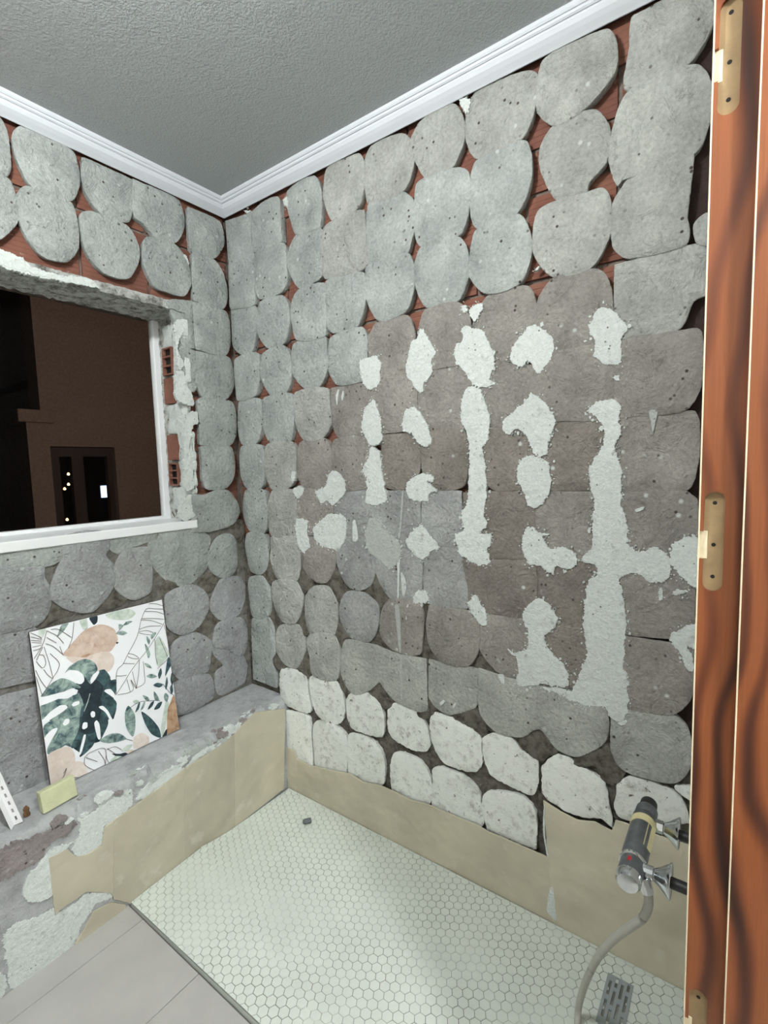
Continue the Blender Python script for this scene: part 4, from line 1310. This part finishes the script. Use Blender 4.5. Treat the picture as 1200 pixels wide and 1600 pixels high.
while y < TY1 + 0.012:
    x = -0.010 + (HP / 2 if j % 2 else 0)
    while x < TX1 + 0.014:
        if not (abs(x - DR[0]) < 0.067 and abs(y - DR[1]) < 0.025):
            inside = TX0 + 0.0145 < x < TX1 - 0.0145 and TY0 + 0.0165 < y < TY1 - 0.0165
            (cells if inside else edge).append((x, y))
        x += HP
    y += HP * 0.866
    j += 1
def in_view(x, y):
    d = Vector((x, y, tray_z(x, y))) - Vector(CAM_POS)
    zc = d.dot(fw)
    return 0 < 600 + 773.68 * d.dot(r2) / zc < 1080 and 800 - 773.68 * d.dot(u2) / zc < 1600, zc
cells.sort(key=lambda c: (not in_view(*c)[0], in_view(*c)[1]))
bm = bmesh.new()
hex_into(bm)
hex_me = obj('hex_tile', bm, 'mosaic', tray)
rnd = random.Random(21)
for i, (x, y) in enumerate(cells[:300]):
    o = hex_me if i == 0 else obj('hex_tile', None, None, tray, data=hex_me.data)
    o.location = (x, y, tray_z(x, y) + rnd.uniform(-0.0003, 0.0003))
    o.rotation_euler = Vector((0, 0, 1)).rotation_difference(tray_normal(x, y)).to_euler()
bm = bmesh.new()
for x, y in cells[300:]:
    hex_into(bm, x, y, tray_z(x, y) + rnd.uniform(-0.0003, 0.0003), nr=tray_normal(x, y))
for x, y in edge:                          # tiles cut along the rim
    cx_, cy_ = min(max(x, TX0), TX1), min(max(y, TY0), TY1)
    hex_into(bm, x, y, tray_z(cx_, cy_), nr=tray_normal(cx_, cy_))
bm.verts.ensure_lookup_table()
for v in bm.verts:
    v.co.x = min(max(v.co.x, TX0), TX1)
    v.co.y = min(max(v.co.y, TY0), TY1)
tag(obj('hex_tile_field', bm, 'mosaic', tray), kind='stuff')

# slotted drain cover
dz = tray_z(*DR) + 0.0006
drain = thing('drain_cover', (DR[0], DR[1], dz), 'grey slotted drain cover set in the mosaic tray', 'drain')
bm = bmesh.new()
slots = [(-0.022, -0.055, -0.012), (-0.022, 0.004, 0.055), (-0.0075, -0.030, 0.012), (-0.0075, 0.026, 0.07), (-0.0075, -0.07, -0.042), (0.0075, -0.060, -0.016), (0.0075, 0.0, 0.044), (0.022, -0.034, 0.014), (0.022, 0.028, 0.068), (0.022, -0.07, -0.048)]
rows = [(-0.033, -0.0255), (-0.0255, -0.0185), (-0.0185, -0.011), (-0.011, -0.004), (-0.004, 0.004), (0.004, 0.011), (0.011, 0.0185), (0.0185, 0.0255), (0.0255, 0.033)]
for r0, r1 in rows:
    mid = (r0 + r1) / 2
    cut = sorted((a, b) for c, a, b in slots if r0 <= c <= r1)
    a = -0.075
    for s0, s1 in cut + [(0.075, 0.075)]:
        if s0 > a:
            box(bm, (a, r0, -0.006), (s0, r1, 0.002))
        a = s1
obj('grate', bm, 'drain', drain)
obj('drain_well', boxbm((-0.075, -0.033, -0.012), (0.075, 0.033, -0.0065)), 'hole', drain)

# small grey plastic cap lying on the tray
px, py = 0.126, 0.481
bm = bmesh.new()
ax = Vector((0.80, -0.60, 0)).normalized()
lathe(bm, (0, 0, 0), ax, [(-0.016, 0.0070), (-0.0165, 0.0096), (-0.015, 0.0102), (0.010, 0.0102), (0.014, 0.0088), (0.016, 0.006)], 20, cap=True)
cap = obj('plastic_cap', bm, 'plug', None, True)
cap.location = (px, py, tray_z(px, py) + 0.0106)
tag(cap, 'small dark grey plastic cap lying on the mosaic tray', 'cap')
bm = bmesh.new()
lathe(bm, (0, 0, 0), ax, [(-0.0172, 0.0066), (-0.0164, 0.0066)], 16)
obj('cap_opening', bm, 'hole', cap)

# ------------------------------------------------------------------ shower mixer on the wall beside the door frame
MZ = 0.680
tap = thing('shower_mixer', (0.36, 1.733, MZ), 'dusty grey bar shower mixer tap with masking tape, mounted beside the door frame', 'tap')
MY = 1.733 - 1.733
def part(name, mat, base, axis, prof, parent=tap, seg=28, smooth=True):
    bm = bmesh.new()
    lathe(bm, base, axis, prof, seg)
    o = obj(name, bm, mat, parent, False)
    if smooth:
        for f in o.data.polygons:
            f.use_smooth = len(f.vertices) == 4
        try:
            o.data.set_sharp_from_angle(angle=math.radians(40))
        except Exception:
            pass
    return o
R0 = 0.0245
body = part('body', 'dusty_metal', (-0.085, 0, 0), (1, 0, 0), [(0.0, R0 * 0.9), (0.004, R0), (0.148, R0), (0.150, R0 * 0.96)])
part('tape_band', 'tape', (-0.064, 0, 0), (1, 0, 0), [(0.0, R0 + 0.0002), (0.0, R0 + 0.001), (0.022, R0 + 0.001), (0.022, R0 + 0.0002)], body)
bm = bmesh.new()
box(bm, (-0.05, 0.0, -0.001), (0.03, 0.019, 0.001))
tp = obj('tape_tail', bm, 'tape', body)
tp.location = (0.0, 0.012, R0 - 0.004)
tp.rotation_euler = (-0.75, 0, 0)
part('far_collar', 'dusty_metal', (-0.115, 0, 0), (1, 0, 0), [(0.0, R0 * 0.80), (0.003, R0 * 0.92), (0.028, R0 * 0.95), (0.030, R0 * 0.9)])
part('flow_knob', 'black_plastic', (-0.146, 0, 0), (1, 0, 0), [(0.0, R0 * 0.50), (0.003, R0 * 0.72), (0.026, R0 * 0.76), (0.031, R0 * 0.7)])
part('collar', 'chrome', (0.065, 0, 0), (1, 0, 0), [(0.0, R0 * 0.9), (0.001, R0 * 1.05), (0.006, R0 * 1.05), (0.008, R0 * 0.9)])
kn = part('temperature_knob', 'dusty_metal', (0.073, 0, 0), (1, 0, 0), [(0.0, R0 * 0.93), (0.034, R0 * 0.93), (0.036, R0 * 0.9)])
part('knob_end', 'chrome', (0.109, 0, 0), (1, 0, 0), [(0.0, R0 * 0.94), (0.012, R0 * 0.94), (0.019, R0 * 0.78), (0.021, R0 * 0.3)], kn)
bm = bmesh.new()
box(bm, (-0.006, -0.003, -0.0008), (0.006, 0.003, 0.0008))
rd = obj('red_mark', bm, 'red', kn)
rd.location = (0.088, -0.0035, R0 * 0.93 - 0.0006)
for i, fx in enumerate((-0.073, 0.077)):
    nut = part('union_nut', 'chrome', (fx, R0 * 0.7, 0), (0, 1, 0), [(0.0, 0.012), (0.008, 0.0135), (0.020, 0.0135), (0.022, 0.011), (0.040, 0.0105)], seg=6 if i == 0 else 12, smooth=False)
    part('flange', 'chrome', (fx, 0.040, 0), (0, 1, 0), [(0.0, 0.012), (0.008, 0.017), (0.020, 0.027), (0.026, 0.032), (0.028, 0.0325), (0.029, 0.029)])
    part('wall_pipe', 'black_plastic', (fx, 0.066, -0.002), (0, 1, 0), [(0.0, 0.0105), (0.048, 0.0105)])  # pipe coloured black to carry the shade of the gap behind the flange
part('hose_outlet', 'chrome', (0.088, 0.022, -0.004), (0, 0.25, -1), [(0.0, 0.010), (0.012, 0.0115), (0.030, 0.0115), (0.032, 0.009)])
hp = [(0.448, 1.7635, 0.650), (0.4475, 1.7645, 0.618), (0.438, 1.753, 0.577), (0.415, 1.726, 0.522), (0.380, 1.690, 0.444), (0.340, 1.651, 0.343), (0.290, 1.615, 0.216), (0.262, 1.594, 0.125), (0.252, 1.586, 0.078), (0.266, 1.588, 0.054), (0.32, 1.600, 0.0505), (0.42, 1.63, 0.052), (0.54, 1.66, 0.056), (0.64, 1.71, 0.060)]
bm = bmesh.new()
tube(bm, spline(hp, 10), 0.0085, 14)
hose = obj('shower_hose', bm, 'hose', None, True)
tag(hose, 'pale grey shower hose hanging from the mixer tap down to the tray', 'hose')

# ------------------------------------------------------------------ door frame
door = thing('door_1', (0, 0, 0), 'varnished orange-brown wooden door frame with empty hinge recesses', 'door frame')
tag(door, kind='structure')
JX = DOOR_X0
MORT = [(1.326, 1.450), (1.880, 2.004), (0.655, 0.779)]
Y0, Y1, YM0, YM1 = 1.8468, 1.8905, 1.8515, 1.8725
bm = bmesh.new()
zs = [FLOOR_Z] + [v for ab in sorted(MORT) for v in ab] + [DOOR_H]
box(bm, (JX - 0.035, Y0, FLOOR_Z), (JX - 0.005, Y1 + 0.08, DOOR_H))
for a, b in zip(zs[0::2], zs[1::2]):
    box(bm, (JX - 0.0051, Y0, a), (JX, Y1 + 0.08, b))
RM = (YM1 - YM0) / 2
def strip(pts):                                             # plate piece left or right of a recess
    n = len(pts)
    A = [bm.verts.new((JX - 0.0051, q[0], q[1])) for q in pts]
    B = [bm.verts.new((JX, q[0], q[1])) for q in pts]
    for k in range(n):
        bm.faces.new((A[k], A[(k + 1) % n], B[(k + 1) % n], B[k]))
    v2_, _, f2_, *_ = delaunay_2d_cdt([Vector(q) for q in pts], [], [list(range(n))], 1, 1e-7)
    F = [bm.verts.new((JX, q.x, q.y)) for q in v2_]
    for f in f2_:
        bm.faces.new([F[k] for k in f])
for a, b in sorted(MORT):
    def arc(zc, sgn, side):                                 # quarter circle from the end middle to the side
        out = []
        for k in range(7):
            th = math.pi / 2 * k / 6
            out.append((YM0 + RM + side * RM * math.sin(th), zc + sgn * RM * (1 - math.cos(th))))
        return out
    top_l, bot_l, top_r, bot_r = arc(b, -1, -1), arc(a, 1, -1), arc(b, -1, 1), arc(a, 1, 1)
    strip([(Y0, a)] + bot_l + [(YM0, a + 0.040), (Y0, a + 0.040)])
    strip([(Y0, a + 0.075), (YM0, a + 0.075)] + top_l[::-1] + [(Y0, b)])
    strip([(Y1 + 0.08, a)] + bot_r + top_r[::-1] + [(Y1 + 0.08, b)])
jamb = obj('jamb', bm, 'wood', door)
obj('worn_edge', boxbm((JX - 0.030, Y0 - 0.0011, FLOOR_Z), (JX + 0.0004, Y0 + 0.0007, DOOR_H), 0.0003, 1), 'cream', jamb)
for a, b in MORT:
    rec = obj('hinge_recess', boxbm((JX - 0.0062, YM0, a), (JX - 0.0046, YM1, b)), 'raw_wood', jamb)
    obj('knuckle_notch', boxbm((JX - 0.0062, Y0 - 0.0005, a + 0.040), (JX - 0.0040, YM0 + 0.004, a + 0.075), 0.0005, 1), 'cream', jamb)
    for zc in (a + 0.018, a + 0.058, b - 0.014):
        bm = bmesh.new()
        lathe(bm, (JX - 0.0056, (YM0 + YM1) / 2, zc), (1, 0, 0), [(0.0, 0.0024), (0.0012, 0.0024)], 14)
        obj('screw_hole', bm, 'hole', jamb)
stop = obj('door_stop', boxbm((JX - 0.02, Y1, FLOOR_Z), (JX + 0.013, 1.995, DOOR_H), 0.0012), 'wood', door)
obj('worn_edge', boxbm((JX + 0.0118, Y1 - 0.0002, FLOOR_Z), (JX + 0.0134, Y1 + 0.0016, DOOR_H), 0.0004, 1), 'cream', stop)
for nm, a, b in (('far_jamb', (DOOR_X1, Y0, FLOOR_Z), (DOOR_X1 + 0.035, 1.995, DOOR_H)), ('head_jamb', (JX - 0.035, Y0, DOOR_H), (DOOR_X1 + 0.035, 1.995, DOOR_H + 0.035))):
    obj(nm, boxbm(a, b, 0.001), 'wood', door)
obj('casing', boxbm((JX - 0.105, 1.985, FLOOR_Z), (JX + 0.004, 2.000, DOOR_H + 0.1), 0.003), 'wood', door)
obj('casing', boxbm((DOOR_X1 - 0.004, 1.985, FLOOR_Z), (DOOR_X1 + 0.105, 2.000, DOOR_H + 0.1), 0.003), 'wood', door)
obj('casing', boxbm((JX + 0.004, 1.985, DOOR_H - 0.004), (DOOR_X1 - 0.004, 2.000, DOOR_H + 0.1), 0.003), 'wood', door)

# ------------------------------------------------------------------ printed board on the ledge
BW_, BH_, BT = 0.457, 0.527, 0.009
lean = math.atan2(0.062, BH_)
board = thing('printed_board', (0.876, 0.080, LEDGE_Z + 0.002), 'white board printed with peach flowers and dark monstera leaf, leaning on ledge', 'board')
ux, uz = Vector((-1, 0, 0.0)).normalized(), Vector((0, -math.sin(lean), math.cos(lean)))
un = ux.cross(uz).normalized()
board.matrix_world = Matrix((ux, uz, un)).transposed().to_4x4()
board.location = (0.878, 0.083, LEDGE_Z + 0.0025)
bm = bmesh.new()
box(bm, (0, 0, -BT), (BW_, BH_, -0.0012))
obj('panel', bm, 'board_edge', board)
face = obj('paper_face', boxbm((0.0006, 0.0006, -0.0012), (BW_ - 0.0006, BH_ - 0.0006, 0.0)), 'paper', board)
INK = {'p': 'printed_flower', 'q': 'printed_flower', 'u': 'printed_flower', 'r': 'printed_flower', 'o': 'printed_flower', 'w': 'printed_gap'}
lay = 0.00012
for i, (t, pts) in enumerate(read(PRINT)):
    pts = [(min(max(q[0] * BW_ / 0.460, 1), BW_ * 1000 - 1), min(max(q[1] * BH_ / 0.535, 1), BH_ * 1000 - 1)) for q in pts]
    ol = outline(pts, 0.003, 0.0003, seed=i, soft=True)
    bm = bmesh.new()
    cl = lambda v: (min(max(v.x, 0.0008), BW_ - 0.0008), min(max(v.y, 0.0008), BH_ - 0.0008))
    f = bm.faces.new([bm.verts.new((*cl(v), lay)) for v, _ in ol])
    bmesh.ops.triangulate(bm, faces=[f])
    obj(INK.get(t, 'printed_leaf'), bm, 'ink_' + t, face)
    lay += 0.00003
for i, (t, pts) in enumerate(read(STROKE)):
    P = spline([(q[0] / 1000 * BW_ / 0.46, q[1] / 1000 * BH_ / 0.535, 0) for q in pts], 8)
    bm = bmesh.new()
    wd = 0.0009 if t != 'v' else 0.0011
    L = []
    for k, q in enumerate(P):
        d = P[min(k + 1, len(P) - 1)] - P[max(k - 1, 0)]
        nr = Vector((-d.y, d.x, 0))
        nr = nr / nr.length if nr.length > 1e-9 else Vector((1, 0, 0))
        cl = lambda v: (min(max(v.x, 0.0008), BW_ - 0.0008), min(max(v.y, 0.0008), BH_ - 0.0008), lay)
        L.append((bm.verts.new(cl(q + nr * wd)), bm.verts.new(cl(q - nr * wd))))
    for A, B in zip(L, L[1:]):
        try:
            bm.faces.new((A[0], A[1], B[1], B[0]))
        except ValueError:
            pass
    obj('printed_line', bm, 'ink_' + t, face)
    lay += 0.00003

# pale yellow foam block in front of the board
bm = boxbm((-0.050, -0.013, 0.0), (0.050, 0.013, 0.066), 0.003)
foam = obj('foam_block', bm, 'foam')
foam.location = (0.890, 0.176, LEDGE_Z + 0.0015)
foam.rotation_euler = (0.16, 0.02, 0.08)
tag(foam, 'small pale yellow foam block on the ledge in front of the printed board', 'foam block')

# white slotted plastic profile leaning at the left
prof = thing('corner_profile', (0, 0, 0), 'white perforated plastic corner profile leaning upright at the left of the ledge', 'profile')
pa, pb = Vector((0.998, 0.172, LEDGE_Z + 0.003)), Vector((1.245, 0.012, 1.62))
d = (pb - pa)
Lp = d.length
zax = d.normalized()
xax = Vector((-0.80, 0.60, 0))
xax = (xax - zax * xax.dot(zax)).normalized()
yax = zax.cross(xax)
mw = Matrix((xax, yax, zax)).transposed().to_4x4()
mw.translation = pa
prof.matrix_world = mw
bm = bmesh.new()
box(bm, (-0.012, -0.001, 0.0), (-0.003, 0.001, Lp))
box(bm, (0.003, -0.001, 0.0), (0.012, 0.001, Lp))
zz = 0.0
while zz < Lp - 0.04:
    box(bm, (-0.003, -0.001, zz), (0.003, 0.001, zz + 0.013))
    zz += 0.026
obj('slotted_flange', bm, 'pvc', prof)
obj('plain_flange', boxbm((-0.0125, -0.022, 0.0), (-0.0105, 0.001, Lp), 0.0004, 1), 'pvc', prof)
# splinter of brown wood
bm = bmesh.new()
pts = [(math.cos(a) * (0.008 + 0.004 * math.sin(a * 3)), math.sin(a) * 0.006) for a in [k * math.pi / 5 for k in range(10)]]
rings = [[bm.verts.new((x * s, y * s, zz + 0.002 * math.sin(5 * x * 300))) for x, y in pts] for zz, s in ((0.0, 0.9), (0.008, 1.05), (0.016, 0.75), (0.024, 0.95), (0.031, 0.4))]
for A, B in zip(rings, rings[1:]):
    for k in range(10):
        bm.faces.new((A[k], A[(k + 1) % 10], B[(k + 1) % 10], B[k]))
bm.faces.new(rings[0][::-1])
bm.faces.new(rings[-1])
chip = obj('wood_splinter', bm, 'chip')
chip.location = (0.972, 0.155, LEDGE_Z + 0.003)
tag(chip, 'small brown wood splinter beside the white profile on the ledge', 'splinter')

# ------------------------------------------------------------------ outside the window
EY = -5.0
bld = thing('neighbour_house', (-1.5, EY, 0), 'dark brown rendered house across the patio with an open doorway', 'house')
bld.location = (0, 0, 0)
bm = bmesh.new()
DX0, DX1, DH = -1.87, -1.10, 1.85
box(bm, (-7.0, EY - 0.3, -0.1), (DX0, EY, 6.0))
box(bm, (DX1, EY - 0.3, -0.1), (-0.87, EY, 2.14))
box(bm, (DX0, EY - 0.3, DH), (DX1, EY, 6.0))
box(bm, (DX1, EY - 0.3, 2.27), (-1.03, EY, 6.0))
box(bm, (-1.16, EY - 6.0, -0.1), (-1.08, EY - 0.3, 6.0))
obj('facade', bm, 'stucco', bld)
obj('string_course', boxbm((-1.16, EY - 0.34, 2.13), (-0.78, EY + 0.05, 2.28), 0.01), 'stucco', bld)
bm = bmesh.new()
for a, b in (((DX0, EY - 0.16, -0.1), (DX0 + 0.07, EY - 0.08, DH)), ((DX1 - 0.12, EY - 0.16, -0.1), (DX1, EY - 0.08, DH)), ((DX0, EY - 0.165, DH - 0.12), (DX1, EY - 0.075, DH)), ((-1.50, EY - 0.16, -0.1), (-1.36, EY - 0.08, DH))):
    box(bm, a, b)
obj('door_frame', bm, 'door_brown', bld)
bm = bmesh.new()
box(bm, (-4.5, EY - 4.0, -0.1), (-1.2, EY - 3.9, 2.6))
box(bm, (-4.6, EY - 4.0, -0.1), (-4.5, EY - 0.3, 2.6))
box(bm, (-4.5, EY - 4.0, 2.6), (-1.08, EY - 0.3, 2.7))
box(bm, (-4.5, EY - 4.0, -0.15), (-1.08, EY - 0.3, -0.1))
obj('room_inside', bm, 'door_brown', bld)
BULB_LABELS = ['topmost tiny warm string light inside the doorway across the patio', 'second string light from the top inside the doorway across the patio',
               'string light just below and left of the second one in the far doorway', 'lowest tiny warm string light, near the bottom of the far doorway']
for i, q in enumerate(BULBS):
    bm = bmesh.new()
    lathe(bm, q, (0, 0, 1), [(-0.016, 0.006), (-0.011, 0.014), (0.0, 0.018), (0.011, 0.013), (0.022, 0.006)], 12)
    b = obj('string_light', bm, 'bulb', None, True)
    tag(b, BULB_LABELS[i], 'light', 'string lights in the far doorway')
sx, sy, sz = SCREEN
tv = thing('television', (sx, sy, sz), 'small blue-white glowing screen inside the doorway across the patio', 'screen')
obj('screen', boxbm((-0.13, 0.0, -0.05), (0.13, 0.004, 0.14)), 'screen', tv)
obj('bezel', boxbm((-0.15, -0.03, -0.24), (0.15, -0.001, 0.16), 0.004), 'black_plastic', tv)
gw = obj('garden_wall', boxbm((-0.7, -9.2, -0.1), (6.0, -9.0, 1.35), 0.02), 'night_wall')
tag(gw, 'dim grey garden wall at the left beyond the window', 'wall')
pv = rough_wall('patio_floor', [((-8.0, -10.0, -0.2), (6.0, -0.26, -0.1))], 'paving')
tag(pv, 'dark patio paving outside the window', 'paving')

# ------------------------------------------------------------------ lamps (outside the picture)
def ceiling_lamp(x, y, watts, label, rad=0.075, warm=(0.97, 1.0, 0.99)):
    t = thing('ceiling_lamp', (x, y, CEIL_Z), label, 'lamp')
    bm = bmesh.new()
    lathe(bm, (0, 0, 0), (0, 0, -1), [(0.0, 0.055), (0.018, 0.055), (0.024, 0.045), (0.05, 0.035)], 28)
    obj('lamp_base', bm, 'frame', t)
    bm = bmesh.new()
    lathe(bm, (0, 0, -0.05 - rad), (0, 0, 1), [(rad * math.sin(a), rad * math.cos(a)) for a in [math.radians(-84 + 12 * k) for k in range(14)]], 28)
    obj('globe', bm, mat_glow('glowing_globe', (*warm, 1), watts / (math.pi * 4 * math.pi * rad * rad)), t, True)
    return t
ceiling_lamp(*BATH_LAMP, BATH_LAMP_W, 'round white globe lamp in the middle of the bathroom ceiling')
ceiling_lamp(*HALL_FILL, HALL_FILL_W, 'unseen fill globe added on the hallway ceiling behind the camera')
wl = thing('patio_fill', (-0.9, -0.27, 2.55), 'unseen lamp added beside the window to light the house opposite', 'lamp')
bm = bmesh.new()
lathe(bm, (0, -0.06, -0.10), (0, 0, 1), [(0.0, 0.045), (0.10, 0.06), (0.11, 0.05), (0.15, 0.02)], 20)
obj('fill_lamp_shade', bm, 'black_plastic', wl)
obj('fill_lamp_bracket', boxbm((-0.02, -0.05, -0.06), (0.02, 0.01, 0.02), 0.003), 'black_plastic', wl)
l = bpy.data.lights.new('patio_fill_light', 'SPOT')
l.energy = PATIO_FILL_W
l.spot_size = 2.6
l.spot_blend = 0.6
l.shadow_soft_size = 0.04
l.color = (1.0, 0.80, 0.66)
lo = bpy.data.objects.new('patio_fill_light', l)
COL.objects.link(lo)
lo.parent = wl
lo.location = (0, -0.13, -0.12)
lo.rotation_euler = (math.radians(-62), 0, 0)
